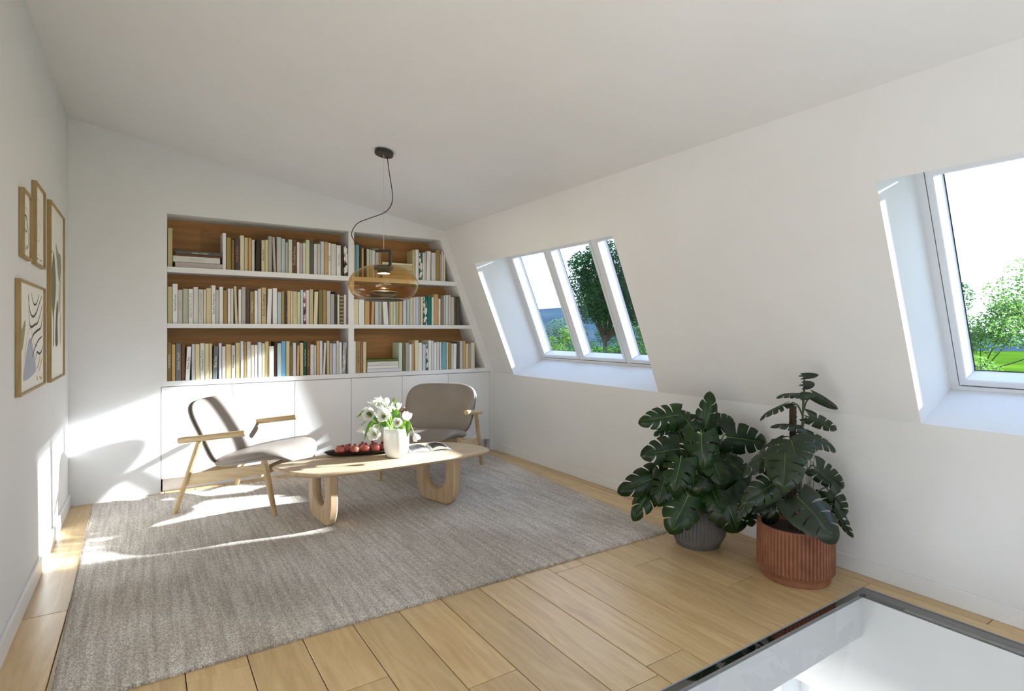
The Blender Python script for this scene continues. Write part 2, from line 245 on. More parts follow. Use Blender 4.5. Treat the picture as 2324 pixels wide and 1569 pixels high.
BOOK_ROWS = {
 'left_top': [
  (0.146, 0.0328, 0.3109, 'khaki', 0.0, None), (0.5385, 0.0262, 0.3077, 'white', 0.0, None), (0.5667, 0.0357, 0.2726, 'ochre', 0.0, None),
  (0.605, 0.0239, 0.2548, 'ochredark', 0.0, None), (0.6323, 0.0376, 0.2712, 'charcoal', 0.0, ('PAINTING', 'rose', 0.5)), (0.6712, 0.0318, 0.2998, 'cream', 0.0, None),
  (0.705, 0.0286, 0.2841, 'beige', 0.0, None), (0.7357, 0.0254, 0.283, 'tan', 0.0, None), (0.7631, 0.0228, 0.2704, 'palegrey', 0.0, None),
  (0.799, 0.0369, 0.2712, 'blackgreen', -0.0069, None), (0.8395, 0.0281, 0.2736, 'khakilight', 0.0, ('New Mood', 'ink', 0.35)), (0.869, 0.0247, 0.2799, 'khakilight', 0.0, None),
  (0.8951, 0.0306, 0.3138, 'grey', 0.0, None), (0.9271, 0.0215, 0.3079, 'pinkgrey', 0.0114, None), (0.9659, 0.0354, 0.3144, 'lgrey', 0.0, None),
  (1.0035, 0.0313, 0.3023, 'paleteal', 0.0, None), (1.037, 0.0227, 0.2715, 'pinkgrey', 0.0, None), (1.062, 0.0332, 0.2998, 'mint', 0.0, ('DESIGN', 'grey', 0.4)),
  (1.0974, 0.0335, 0.3007, 'brown', 0.0, ('The Red Moon', 'beige', 0.6)), (1.1346, 0.024, 0.2824, 'white', 0.0, None), (1.1601, 0.0226, 0.2743, 'pinkgrey', 0.0, None),
  (1.185, 0.0243, 0.2789, 'palegrey', 0.0, None), (1.2108, 0.0336, 0.3092, 'lightgreen', 0.0, None), (1.2459, 0.0315, 0.3107, 'darkgrey', 0.0, None),
  (1.282, 0.0294, 0.2795, 'palegrey', 0.0, None), (1.313, 0.0273, 0.2821, 'lgrey', 0.0, None), (1.3419, 0.0322, 0.3072, 'bluegrey', 0.0, None),
  (1.3756, 0.0348, 0.3062, 'tan', 0.0, None), (1.412, 0.0231, 0.3, 'white', 0.0, ('HOME', 'ink', 0.3)), (1.4367, 0.0465, 0.2934, 'palegrey', 0.0, None),
  (1.4872, 0.0405, 0.2836, 'white', 0.0, ('Norway', 'grey', 0.4)), (1.5309, 0.0212, 0.2848, 'darkbrown', 0.0, None), (1.5554, 0.0361, 0.2867, 'p_bw', 0.0, None),
 ],
 'left_mid': [
  (0.1448, 0.0328, 0.295, 'khaki', 0.0, None), (0.1788, 0.0361, 0.3197, 'white', 0.0, ('The Last Flower', 'ink', 0.45)), (0.2161, 0.0334, 0.2734, 'lgrey', 0.0, ('SAND', 'grey', 0.4)),
  (0.2513, 0.0368, 0.2819, 'sage', 0.0, None), (0.2899, 0.034, 0.282, 'white', 0.0, ('ARCHITECTURE', 'grey', 0.75)), (0.3252, 0.0343, 0.2992, 'palegrey', 0.0, None),
  (0.3607, 0.0359, 0.2814, 'palegrey', 0.0, ('CONTEMPORARY', 'grey', 0.85)), (0.3978, 0.0184, 0.2825, 'cream', 0.0, None), (0.4181, 0.0363, 0.2946, 'khakilight', 0.0, None),
  (0.4557, 0.0309, 0.3192, 'white', 0.0, ('Sandra Andersen', 'ink', 0.6)), (0.4879, 0.0233, 0.2826, 'lgrey', 0.0, None), (0.5138, 0.0293, 0.3086, 'white', 0.0, None),
  (0.5451, 0.0309, 0.2807, 'ochre', 0.0, None), (0.5779, 0.0211, 0.2965, 'white', 0.0, None), (0.6004, 0.0206, 0.2974, 'palegrey', 0.0, None),
  (0.623, 0.0207, 0.3176, 'khakilight', 0.0113, None), (0.6591, 0.0222, 0.2946, 'white', 0.0, None), (0.6827, 0.0325, 0.3145, 'pinkgrey', 0.0, None),
  (0.7173, 0.0287, 0.3046, 'charcoal', 0.0, None), (0.7494, 0.0324, 0.2797, 'ochre', 0.0, ('Moderna', 'cream', 0.8)), (0.7838, 0.0257, 0.287, 'white', 0.0, None),
  (0.8116, 0.0286, 0.3047, 'palegrey', 0.0, None), (0.8416, 0.0352, 0.3175, 'tanlight', 0.0, ('Emilio Sandberg', 'ink', 0.6)), (0.8937, 0.0356, 0.3083, 'white', -0.0106, None),
  (0.9329, 0.0359, 0.316, 'white', 0.0, None), (0.9716, 0.0318, 0.2836, 'paleteal', 0.0, None), (1.0049, 0.024, 0.2894, 'ochre', 0.0, None),
  (1.0304, 0.0205, 0.2748, 'p_dark', 0.0, None), (1.0524, 0.0287, 0.2975, 'tanlight', 0.0, None), (1.0826, 0.0163, 0.2961, 'pinkwhite', 0.0, None),
  (1.1011, 0.0343, 0.2933, 'khakilight', 0.0, ('Garden of Stones', 'tan', 0.8)), (1.1369, 0.027, 0.2906, 'lightgreen', 0.0, None), (1.1662, 0.0234, 0.309, 'bluegrey', 0.0, None),
  (1.1911, 0.0205, 0.3123, 'p_red', 0.0, None), (1.2138, 0.0259, 0.3093, 'lilac', 0.0, None), (1.2421, 0.033, 0.3185, 'khaki', 0.0, None),
  (1.2882, 0.0334, 0.2989, 'cream', -0.0077, None), (1.3239, 0.036, 0.3179, 'olive', 0.0, None), (1.3622, 0.0331, 0.317, 'ochre', 0.0, None),
  (1.3977, 0.0342, 0.3087, 'lgrey', 0.0, None), (1.4335, 0.036, 0.2818, 'grey', 0.0, None), (1.4711, 0.0226, 0.3057, 'navy', 0.0, None),
  (1.4953, 0.0202, 0.2796, 'cream', 0.0, None), (1.5179, 0.0342, 0.2848, 'p_plaid', 0.0, None), (1.5546, 0.0271, 0.2794, 'pinkwhite', 0.0, None),
 ],
 'left_bot': [
  (0.1432, 0.0292, 0.3076, 'ochredark', 0.0, ('PAINTING', 'cream', 0.4)), (0.1738, 0.025, 0.2944, 'tan', 0.0, None), (0.2018, 0.037, 0.3008, 'slate', 0.0, ('Summer Travel', 'cream', 0.45)),
  (0.2411, 0.0246, 0.2935, 'brown', 0.0, None), (0.2807, 0.0302, 0.2737, 'white', -0.0128, ('Moon Bits', 'ink', 0.35)), (0.3132, 0.0243, 0.2951, 'lgrey', 0.0, None),
  (0.339, 0.0321, 0.2938, 'khakilight', 0.0, None), (0.3735, 0.0332, 0.3004, 'palegrey', 0.0, ('Minimalism Travel', 'ink', 0.55)), (0.4082, 0.0288, 0.2973, 'khakilight', 0.0, None),
  (0.4385, 0.0227, 0.2979, 'beige', 0.0, None), (0.4746, 0.0332, 0.2751, 'slate', -0.0102, ('Blue Sea', 'cream', 0.4)), (0.5102, 0.0215, 0.2988, 'lilac', 0.0, None),
  (0.5341, 0.0272, 0.2715, 'palegrey', 0.0, None), (0.5637, 0.0388, 0.289, 'tanlight', 0.0, None), (0.6049, 0.0301, 0.2794, 'lgrey', 0.0, ('Modern Design', 'ink', 0.4)),
  (0.6375, 0.0345, 0.3016, 'khaki', 0.0, None), (0.6745, 0.024, 0.3131, 'lilac', 0.0, None), (0.701, 0.0208, 0.3055, 'ochre', 0.0, None),
  (0.7235, 0.0318, 0.3098, 'lgrey', 0.0, None), (0.757, 0.0253, 0.28, 'cream', 0.0, None), (0.784, 0.0263, 0.2814, 'white', 0.0, None),
  (0.812, 0.029, 0.3042, 'lilac', 0.0, None), (0.8436, 0.0241, 0.2945, 'lightgreen', 0.0, None), (0.8703, 0.0294, 0.3082, 'tanlight', 0.0, None),
  (0.9014, 0.0384, 0.2685, 'white', 0.0, None), (0.9442, 0.0211, 0.3074, 'darkbrown', 0.0, None), (0.968, 0.0354, 0.2929, 'paleteal', 0.0, None),
  (1.0052, 0.0348, 0.3095, 'skyblue', 0.0, None), (1.0427, 0.0306, 0.3091, 'khakilight', 0.0, None), (1.0751, 0.0235, 0.2697, 'ochredark', 0.0, None),
  (1.1004, 0.0273, 0.2942, 'lilac', 0.0, None), (1.1378, 0.022, 0.2717, 'tan', -0.0055, None), (1.1617, 0.0277, 0.2953, 'khakilight', 0.0, None),
  (1.1912, 0.0269, 0.3075, 'green', 0.0, ('Another Good Moment', 'white', 0.5)), (1.22, 0.0281, 0.2995, 'brown', 0.0, ('Bitter Sweet Woman', 'tan', 0.5)), (1.2509, 0.033, 0.2767, 'palegrey', 0.0, None),
  (1.2857, 0.0189, 0.2695, 'bluegrey', 0.0, None), (1.3066, 0.0248, 0.3083, 'tan', 0.0, None), (1.3333, 0.0259, 0.3109, 'lilac', 0.0, None),
  (1.3745, 0.0203, 0.2928, 'palegrey', -0.0116, None), (1.3987, 0.0243, 0.3103, 'khaki', 0.0, None), (1.4249, 0.0244, 0.2872, 'pinkgrey', 0.0, None),
  (1.4513, 0.0324, 0.2849, 'bluegrey', 0.0, None), (1.4857, 0.0247, 0.3094, 'lgrey', 0.0, None), (1.5124, 0.0229, 0.2961, 'white', 0.0, None),
  (1.5513, 0.0331, 0.2956, 'p_grey', -0.014, None),
 ],
 'right_top': [
  (1.6503, 0.0181, 0.3007, 'grey', 0.0, None), (1.6706, 0.0307, 0.3052, 'teal', 0.0, None), (1.7036, 0.0171, 0.3052, 'darkbrown', 0.0, None),
  (1.7242, 0.0218, 0.2755, 'tan', 0.0, None), (1.7483, 0.0231, 0.2775, 'black', 0.0, None), (1.7737, 0.0279, 0.2752, 'khakilight', 0.0, None),
  (1.8039, 0.0233, 0.2775, 'paleteal', 0.0, None), (1.8295, 0.0282, 0.2786, 'palegrey', 0.0, None), (1.8613, 0.0343, 0.2814, 'pinkgrey', 0.0, None),
  (1.8979, 0.0214, 0.2781, 'ochre', 0.0, None), (2.2456, 0.0293, 0.3002, 'khaki', 0.0, None), (2.2787, 0.0347, 0.3066, 'white', 0.0, None),
  (2.3173, 0.0375, 0.2762, 'p_teal', 0.0, None), (2.3587, 0.0117, 0.2784, 'white', 0.0, None), (2.373, 0.0209, 0.2799, 'palegrey', 0.0, None),
  (2.4084, 0.0422, 0.3015, 'white', -0.0079, None), (2.4545, 0.0479, 0.2883, 'palegrey', 0.0, None), (2.5064, 0.0443, 0.3214, 'ochre', 0.0, None),
  (2.5534, 0.0162, 0.2849, 'grey', 0.0, None), (2.5723, 0.019, 0.3109, 'pinkwhite', 0.0, None), (2.594, 0.0191, 0.2856, 'cream', 0.0, None),
 ],
 'right_mid': [
  (1.6503, 0.0453, 0.2412, 'cream', 0.0, None), (1.699, 0.0539, 0.2372, 'white', 0.0, None), (1.7575, 0.0452, 0.2331, 'tan', 0.0, None),
  (1.805, 0.0152, 0.2341, 'brown', 0.0, None), (1.826, 0.0282, 0.252, 'tan', -0.007, None), (1.8577, 0.0378, 0.2303, 'bluegrey', 0.0, None),
  (1.8979, 0.0274, 0.2313, 'sage', 0.0, None), (1.9336, 0.048, 0.2326, 'white', 0.0144, None), (1.9998, 0.0085, 0.234, 'grey', 0.0, None),
  (2.0107, 0.0292, 0.2462, 'khakilight', 0.0, None), (2.0424, 0.0257, 0.2471, 'mint', 0.0, None), (2.0718, 0.0283, 0.2481, 'khaki', 0.0, None),
  (2.1039, 0.0347, 0.2433, 'tanlight', 0.0, None), (2.1448, 0.0363, 0.2445, 'lilac', 0.0, None), (2.1862, 0.0303, 0.2575, 'paleteal', 0.0, None),
  (2.2202, 0.0317, 0.2728, 'khakilight', 0.0, None), (2.2545, 0.0268, 0.2774, 'lilac', 0.0, None), (2.2839, 0.0296, 0.2843, 'bluegrey', 0.0, None),
  (2.316, 0.0194, 0.2876, 'grey', 0.0, None), (2.338, 0.0234, 0.286, 'cream', 0.0, None), (2.3639, 0.0431, 0.2896, 'p_teal', 0.0, None),
  (2.411, 0.0448, 0.2949, 'tealgreen', 0.0, None), (2.4598, 0.0213, 0.2864, 'white', 0.0, None), (2.4837, 0.0495, 0.3181, 'tan', 0.0, None),
  (2.5359, 0.0229, 0.2743, 'white', 0.0, None), (2.5615, 0.0298, 0.2874, 'rosebrown', 0.0, None), (2.594, 0.0204, 0.3068, 'paleteal', 0.0, None),
  (2.6172, 0.0315, 0.3139, 'palegrey', 0.0, None), (2.6515, 0.0248, 0.315, 'pinkwhite', 0.0, None), (2.679, 0.0347, 0.2938, 'lgrey', 0.0, None),
  (2.7165, 0.0181, 0.2985, 'olive', 0.0, None), (2.7388, 0.0421, 0.3021, 'charcoal', 0.0, None),
 ],
 'right_bot': [
  (1.6503, 0.0192, 0.303, 'white', 0.0, None), (1.6718, 0.0433, 0.3026, 'ochre', 0.0, ('Ben My Town', 'ink', 0.4)), (1.7173, 0.0183, 0.2966, 'rosebrown', 0.0, None),
  (1.7391, 0.0311, 0.2963, 'khakilight', 0.0, None), (2.1014, 0.0372, 0.284, 'mint', 0.0, None), (2.1423, 0.02, 0.2836, 'olive', 0.0062, None),
  (2.1723, 0.0377, 0.2831, 'grey', 0.0, None), (2.2139, 0.0253, 0.2673, 'white', 0.0, None), (2.2418, 0.0216, 0.2764, 'tan', 0.0, None),
  (2.2698, 0.0411, 0.3058, 'cream', 0.0051, None), (2.3134, 0.0388, 0.2814, 'white', 0.0, None), (2.3574, 0.0326, 0.2653, 'bluegrey', 0.0, None),
  (2.3926, 0.0249, 0.2685, 'p_teal', 0.0, None), (2.4202, 0.033, 0.3044, 'white', 0.0, None), (2.4558, 0.0252, 0.298, 'lilac', 0.0, None),
  (2.485, 0.028, 0.2794, 'white', 0.0, None), (2.5158, 0.0269, 0.2876, 'palegrey', 0.0, None), (2.5467, 0.0216, 0.2848, 'lilac', 0.004, None),
  (2.575, 0.049, 0.288, 'teal', 0.0, None), (2.6281, 0.0178, 0.2814, 'cream', 0.0, None), (2.6487, 0.0317, 0.2811, 'ochre', 0.0, None),
  (2.6832, 0.0208, 0.2684, 'mint', 0.0, None), (2.7095, 0.039, 0.2679, 'white', -0.0056, None), (2.7528, 0.0281, 0.2849, 'darkgrey', 0.0, None),
  (2.7837, 0.0368, 0.2945, 'lgrey', 0.0, None), (2.8233, 0.0285, 0.2942, 'tan', 0.0, None), (2.8546, 0.0372, 0.2661, 'khakilight', 0.0, None),
  (2.8947, 0.0216, 0.2619, 'grey', 0.0, None), (2.9192, 0.0479, 0.2741, 'cream', 0.0, None),
 ],
}
BOOK_STACKS = {
 'left_top': [(0.1968, 0.5385, 0.0429, 'pinkgrey', None), (0.1818, 0.519, 0.0505, 'palegrey', ('Mona Island', 'grey', 0.3)), (0.1968, 0.5385, 0.0126, 'brown', None), (0.1968, 0.5385, 0.0302, 'darkgrey', ('Canada in Colour', 'white', 0.35))],
 'right_top': [(1.9312, 2.243, 0.038, 'beige', None), (1.9312, 2.243, 0.0483, 'khaki', None), (1.9312, 2.243, 0.0483, 'khaki', None), (1.9312, 2.243, 0.023, 'cream', None)],
 'right_bot': [(1.7783, 2.1014, 0.0351, 'lilac', None), (1.7818, 2.0952, 0.0272, 'white', None), (1.7818, 2.0952, 0.0397, 'palegrey', ('Mapping Forms', 'grey', 0.3)), (1.7818, 2.0915, 0.0227, 'oliveg', None)],
}
LEAVES_A = [[[2.814, 2.172, 0.713], [2.83, 2.126, 0.924], 0.126, 35], [[2.687, 2.256, 0.793], [2.447, 2.317, 0.775], 0.152, -20], [[2.696, 2.309, 0.722], [2.576, 2.352, 0.682], 0.072, 0], [[2.6, 2.193, 0.608], [2.377, 2.22, 0.604], 0.17, -30], [[2.662, 2.08, 0.702], [2.606, 2.022, 0.512], 0.179, 0], [[2.738, 2.198, 0.707], [2.707, 2.267, 0.826], 0.126, 10], [[2.929, 2.216, 0.714], [3.035, 2.123, 0.763], 0.134, 15], [[2.901, 2.08, 0.665], [3.069, 1.909, 0.639], 0.179, 30], [[2.96, 2.196, 0.575], [3.086, 2.138, 0.613], 0.108, 0], [[2.949, 2.156, 0.538], [3.085, 2.09, 0.46], 0.17, 20], [[2.576, 2.256, 0.459], [2.277, 2.309, 0.392], 0.17, -25], [[2.544, 2.302, 0.41], [2.349, 2.31, 0.222], 0.143, -10], [[2.522, 2.22, 0.457], [2.425, 2.189, 0.318], 0.152, 0], [[2.534, 2.117, 0.571], [2.432, 2.088, 0.408], 0.17, 0], [[2.653, 2.099, 0.478], [2.612, 2.066, 0.368], 0.179, 0], [[2.785, 2.072, 0.495], [2.78, 2.003, 0.373], 0.17, 0], [[2.582, 2.109, 0.354], [2.429, 2.09, 0.195], 0.206, -10], [[2.761, 2.004, 0.372], [2.747, 1.894, 0.183], 0.269, 10], [[3.008, 2.105, 0.449], [3.116, 2.046, 0.328], 0.161, 20], [[3.032, 2.029, 0.282], [3.065, 2.007, 0.094], 0.108, 0], [[2.788, 2.249, 0.613], [2.702, 2.246, 0.515], 0.152, 0], [[2.915, 2.25, 0.562], [2.952, 2.201, 0.474], 0.152, 10], [[2.927, 2.098, 0.399], [3.006, 2.022, 0.324], 0.161, 15], [[2.829, 2.282, 0.381], [2.728, 2.348, 0.252], 0.143, 0], [[2.843, 2.249, 0.781], [2.807, 2.177, 0.704], 0.108, 10], [[2.798, 2.303, 0.732], [2.705, 2.363, 0.603], 0.117, 0]]
LEAVES_B = [[[2.891, 1.608, 1.058], [2.965, 1.559, 1.06], 0.033, 60], [[2.893, 1.606, 1.011], [2.948, 1.57, 1.015], 0.043, 50], [[2.873, 1.62, 0.968], [2.748, 1.665, 0.979], 0.055, 40], [[2.85, 1.599, 0.959], [2.788, 1.615, 0.973], 0.035, 30], [[2.855, 1.595, 0.959], [2.892, 1.547, 0.967], 0.039, 30], [[2.937, 1.578, 0.95], [3.054, 1.501, 0.87], 0.047, 50], [[2.81, 1.66, 0.915], [2.686, 1.742, 0.862], 0.059, 50], [[2.915, 1.592, 0.843], [3.059, 1.497, 0.768], 0.07, 35], [[2.843, 1.603, 0.801], [2.708, 1.668, 0.829], 0.055, 30], [[2.83, 1.588, 0.774], [2.948, 1.45, 0.715], 0.102, -20], [[2.717, 1.578, 0.749], [2.648, 1.504, 0.667], 0.188, 0], [[2.694, 1.701, 0.669], [2.543, 1.74, 0.581], 0.078, 30], [[2.654, 1.572, 0.683], [2.552, 1.519, 0.557], 0.172, 0], [[2.68, 1.626, 0.537], [2.478, 1.663, 0.463], 0.133, -20], [[2.944, 1.572, 0.577], [3.053, 1.465, 0.464], 0.109, 30], [[2.997, 1.538, 0.452], [3.047, 1.469, 0.321], 0.102, 30], [[2.709, 1.535, 0.468], [2.687, 1.335, 0.35], 0.203, -10], [[3.002, 1.511, 0.372], [3.048, 1.444, 0.209], 0.055, 40], [[2.781, 1.68, 0.405], [2.677, 1.784, 0.356], 0.07, 30], [[2.65, 1.765, 0.42], [2.567, 1.796, 0.318], 0.07, 20], [[2.877, 1.712, 0.453], [2.775, 1.804, 0.212], 0.117, 0], [[2.904, 1.695, 0.597], [2.829, 1.768, 0.544], 0.117, 0], [[2.802, 1.726, 0.612], [2.693, 1.785, 0.559], 0.078, 20], [[2.958, 1.635, 0.698], [3.031, 1.587, 0.666], 0.07, 20], [[2.781, 1.68, 0.741], [2.701, 1.756, 0.682], 0.031, 60], [[2.749, 1.677, 0.698], [2.711, 1.678, 0.656], 0.063, 0]]
TULIPS = [[[1.366, 3.888, 0.783], 0.0337], [[1.409, 3.908, 0.8], 0.0303], [[1.434, 3.831, 0.787], 0.0371], [[1.489, 3.771, 0.754], 0.0388], [[1.531, 3.684, 0.694], 0.0405], [[1.308, 3.819, 0.712], 0.0405], [[1.374, 3.715, 0.713], 0.0438], [[1.45, 3.653, 0.664], 0.0337], [[1.285, 3.905, 0.707], 0.0303], [[1.272, 3.878, 0.6], 0.0337], [[1.325, 3.76, 0.582], 0.0405], [[1.575, 3.619, 0.555], 0.0337], [[1.388, 3.802, 0.748], 0.0287], [[1.341, 3.856, 0.63], 0.0303], [[1.326, 3.914, 0.74], 0.0303], [[1.462, 3.849, 0.734], 0.027]]
TULIP_LEAVES = [[[1.374, 3.811, 0.65], [1.231, 3.869, 0.687], 0.02], [[1.36, 3.772, 0.644], [1.267, 3.809, 0.536], 0.018], [[1.483, 3.799, 0.683], [1.484, 3.798, 0.825], 0.016], [[1.467, 3.714, 0.615], [1.461, 3.694, 0.757], 0.028], [[1.533, 3.659, 0.664], [1.521, 3.643, 0.551], 0.02], [[1.394, 3.714, 0.622], [1.334, 3.777, 0.675], 0.022], [[1.412, 3.69, 0.657], [1.342, 3.712, 0.614], 0.022], [[1.482, 3.68, 0.615], [1.508, 3.651, 0.674], 0.022], [[1.436, 3.77, 0.607], [1.449, 3.786, 0.684], 0.03], [[1.418, 3.818, 0.601], [1.443, 3.826, 0.669], 0.03]]
POMEGRANATES = [[1.153, 3.997, 0.431], [1.222, 4.065, 0.431], [1.27, 3.987, 0.431], [1.335, 3.954, 0.431], [1.389, 4.103, 0.431], [1.395, 3.933, 0.431], [1.453, 4.061, 0.431], [1.453, 3.968, 0.431]]
# ================================================================ the room
XL, XR, YB, YF = -.479, 3.193, 5.229, -3.2
def zc(x): return 2.87-(x-XL)*(.539/3.057)          # sloping ceiling
TH = math.radians(22.44); NX, NZ = math.cos(TH), math.sin(TH)
P0 = Vector((XR, 0, .842)); SLOPE = Vector((-math.sin(TH), 0, math.cos(TH))); NOUT = Vector((NX, 0, NZ))
def sp(y, s, d): return P0+Vector((0, y, 0))+SLOPE*s+NOUT*d     # a point on the sloping wall: along the room, up the slope, outwards
def sbox(bm, y0, y1, s0, s1, d0, d1, mi=0):
    v = [bm.verts.new(sp(*p)) for p in ((y0,s0,d0),(y1,s0,d0),(y1,s0,d1),(y0,s0,d1),(y0,s1,d0),(y1,s1,d0),(y1,s1,d1),(y0,s1,d1))]
    fs = [bm.faces.new([v[i] for i in q]) for q in ((3,2,1,0),(4,5,6,7),(0,1,5,4),(1,2,6,5),(2,3,7,6),(3,0,4,7))]
    for f in fs: f.material_index = mi
    bmesh.ops.recalc_face_normals(bm, faces=fs)
    return fs
STOP = 1.215; SLEN = 1.62; WD = .46
WINS = [(2.878, 4.832), (-.775, 1.192)]
bm = bmesh.new()                                       # knee wall and sloping wall in one shell
prism(bm, [(XR, -.21), (XR, .842), (XR+WD*NX, .842+WD*NZ), (XR+WD*NX+.1, -.21)], 'y', YF-.1, 5.7)
edges = [YF-.1] + [v for w in sorted(WINS) for v in w] + [5.7]
for i in range(0, len(edges), 2): sbox(bm, edges[i], edges[i+1], 0, STOP, 0, WD)
sbox(bm, YF-.1, 5.7, STOP, SLEN+.12, 0, WD)
obj('wall_right', bm, M_WALL, kind='structure')
bm = bmesh.new(); prism(bm, [(XL-.15, zc(XL-.15)), (2.72, zc(2.72)), (2.72, zc(2.72)+.25), (XL-.15, zc(XL-.15)+.25)], 'y', YF-.1, 5.7)
obj('ceiling', bm, M_CEIL, kind='structure')
bm = bmesh.new(); bx(bm, (XL-.15, YF-.1, -.21), (XL, 5.7, zc(XL-.15)+.02)); obj('wall_left', bm, M_WALL, kind='structure')
NB = 5.535
bm = bmesh.new()                                       # back wall round the niche of the bookcase
bx(bm, (XL, YB, -.03), (.099, NB+.1, .852)); bx(bm, (XL, YB, .852), (.141, NB+.1, 2.235))
prism(bm, [(XL, 2.235), (2.63, 2.235), (2.60, zc(2.60)+.03), (XL, zc(XL)+.03)], 'y', YB, NB+.1)
prism(bm, [(3.142, .0), (3.20, .0), (3.20, .852), (3.142, .852)], 'y', YB, NB+.1)
prism(bm, [(3.098, .852), (3.20, .852), (2.622, 2.235), (2.546, 2.235)], 'y', YB, NB+.1)
bx(bm, (.099, NB, -.03), (3.15, NB+.1, 2.3))
obj('wall_back', bm, M_WALL, kind='structure')
bm = bmesh.new()                                       # front wall behind the viewer with an unseen opening added to let in sky light
bx(bm, (XL, YF-.1, -.03), (XL+1.2, YF, 2.9)); bx(bm, (1.9, YF-.1, -.03), (XR+.1, YF, 2.9)); bx(bm, (XL+1.2, YF-.1, 2.15), (1.9, YF, 2.9))
obj('wall_front', bm, M_WALL, kind='structure')
# skirting
bm = box((XR-.012, YF, 0), (XR, YB, .083), .003); obj('baseboard_right', bm, M_CAB, kind='structure')
bm = box((XL, YF, 0), (XL+.014, YB, .095), .003); obj('baseboard_left', bm, M_CAB, kind='structure')
# ---- floor: slab with the glazed opening, underlay, and every plank on its own
HX0, HX1, HY0, HY1 = 1.30, 2.966, -1.2, 1.356          # hole in the slab
GX0, GX1, GY0, GY1 = 1.22, 3.041, -1.27, 1.390         # glass sheet
bm = bmesh.new()
bx(bm, (XL-.1, YF, -.21), (HX0, NB, -.022)); bx(bm, (HX1, YF, -.21), (XR+.05, NB, -.022))
bx(bm, (HX0, HY1, -.21), (HX1, NB, -.022)); bx(bm, (HX0, YF, -.21), (HX1, HY0, -.022))
floor = obj('floor', bm, M_WALL, kind='structure')
bm = bmesh.new()
bx(bm, (XL, YF, -.022), (GX0, NB, -.019)); bx(bm, (GX1, YF, -.022), (XR, NB, -.019)); bx(bm, (GX0, GY1, -.022), (GX1, NB, -.019)); bx(bm, (GX0, YF, -.022), (GX1, GY0, -.019))
obj('underlay', bm, M_UNDER, floor)
def plank(x0, x1, y0, y1):
    if x1-x0 < .012 or y1-y0 < .012: return
    g = .0017
    m = bmesh.new(); cx, cy = (x0+x1)/2, (y0+y1)/2; w, h = (x1-x0)/2-g, (y1-y0)/2-g; b = .0016
    lo = [m.verts.new(p) for p in ((-w,-h,-.018),(w,-h,-.018),(w,h,-.018),(-w,h,-.018))]
    mi_ = [m.verts.new(p) for p in ((-w,-h,-b),(w,-h,-b),(w,h,-b),(-w,h,-b))]
    up = [m.verts.new(p) for p in ((-w+b,-h+b,0),(w-b,-h+b,0),(w-b,h-b,0),(-w+b,h-b,0))]
    m.faces.new(up)
    for A, B in ((lo, mi_), (mi_, up)):
        for i in range(4): m.faces.new((A[i], A[(i+1) % 4], B[(i+1) % 4], B[i]))
    o = obj('plank', m, M_OAK, floor); o.location = (cx, cy, 0)
rp = random.Random(3); PW = .2135; JO = {0: 1.78, 2: 1.458, 4: 2.37, -2: 2.01, -4: 2.38, -1: 3.3, 1: 3.1, 3: 3.6, 5: 3.0, 6: 2.2, 7: 3.7, 8: 2.75, 9: 1.9, -3: 3.4, -5: 3.1, -6: 4.1, -7: 3.3}
for k in range(-7, 11):
    a, b = max(XL, .978+PW*k), min(XR, .978+PW*(k+1))
    if b <= a: continue
    ys = [YF]; y = JO.get(k, 2.6)
    back = []
    while y > YF+.15: back.append(y); y -= rp.uniform(1.5, 2.1)
    ys += back[::-1]; y = JO.get(k, 2.6)+rp.uniform(1.7, 2.1)
    while y < NB-.2: ys.append(y); y += rp.uniform(1.6, 2.1)
    ys.append(NB)
    for y0, y1 in zip(ys[:-1], ys[1:]):
        if b <= GX0 or a >= GX1 or y0 >= GY1 or y1 <= GY0: plank(a, b, y0, y1); continue
        if y1 > GY1: plank(a, b, GY1, y1)
        if y0 < GY0: plank(a, b, y0, GY0)
        ya, yb = max(y0, GY0), min(y1, GY1)
        if a < GX0: plank(a, GX0, ya, yb)
        if b > GX1: plank(GX1, b, ya, yb)
# ---- walk-on glass in the floor
wg = thing('floor_glass', 'flush glass floor panel with black border beside the terracotta pot', 'glass floor', (GX0, GY0, 0))
m4 = lambda: Matrix.Translation((-GX0, -GY0, 0))
def local(o, p):
    o.data.transform(Matrix.Translation(-Vector(p))); return o
bm = bmesh.new()
e = .004
bx(bm, (GX0+e, GY0+e, -.014), (HX0, GY1-e, -.002)); bx(bm, (HX1, GY0+e, -.014), (GX1-e, GY1-e, -.002)); bx(bm, (HX0, HY1, -.014), (HX1, GY1-e, -.002)); bx(bm, (HX0, GY0+e, -.014), (HX1, HY0, -.002))
local(obj('black_border', bm, M_ENAMEL, wg), wg.location)
bm = bmesh.new(); v = [bm.verts.new(p) for p in ((HX0, HY0, -.002), (HX1, HY0, -.002), (HX1, HY1, -.002), (HX0, HY1, -.002))]; bm.faces.new(v)
local(obj('pane', bm, M_FLOORGLASS, wg), wg.location)
bm = bmesh.new()
for a, b in (((GX0, GY0, -.018), (GX0+.003, GY1, .0015)), ((GX1-.003, GY0, -.018), (GX1, GY1, .0015)), ((GX0, GY1-.003, -.018), (GX1, GY1, .0015)), ((GX0, GY0, -.018), (GX1, GY0+.003, .0015))): bx(bm, a, b)
local(obj('edge_trim', bm, M_STEEL, wg), wg.location)
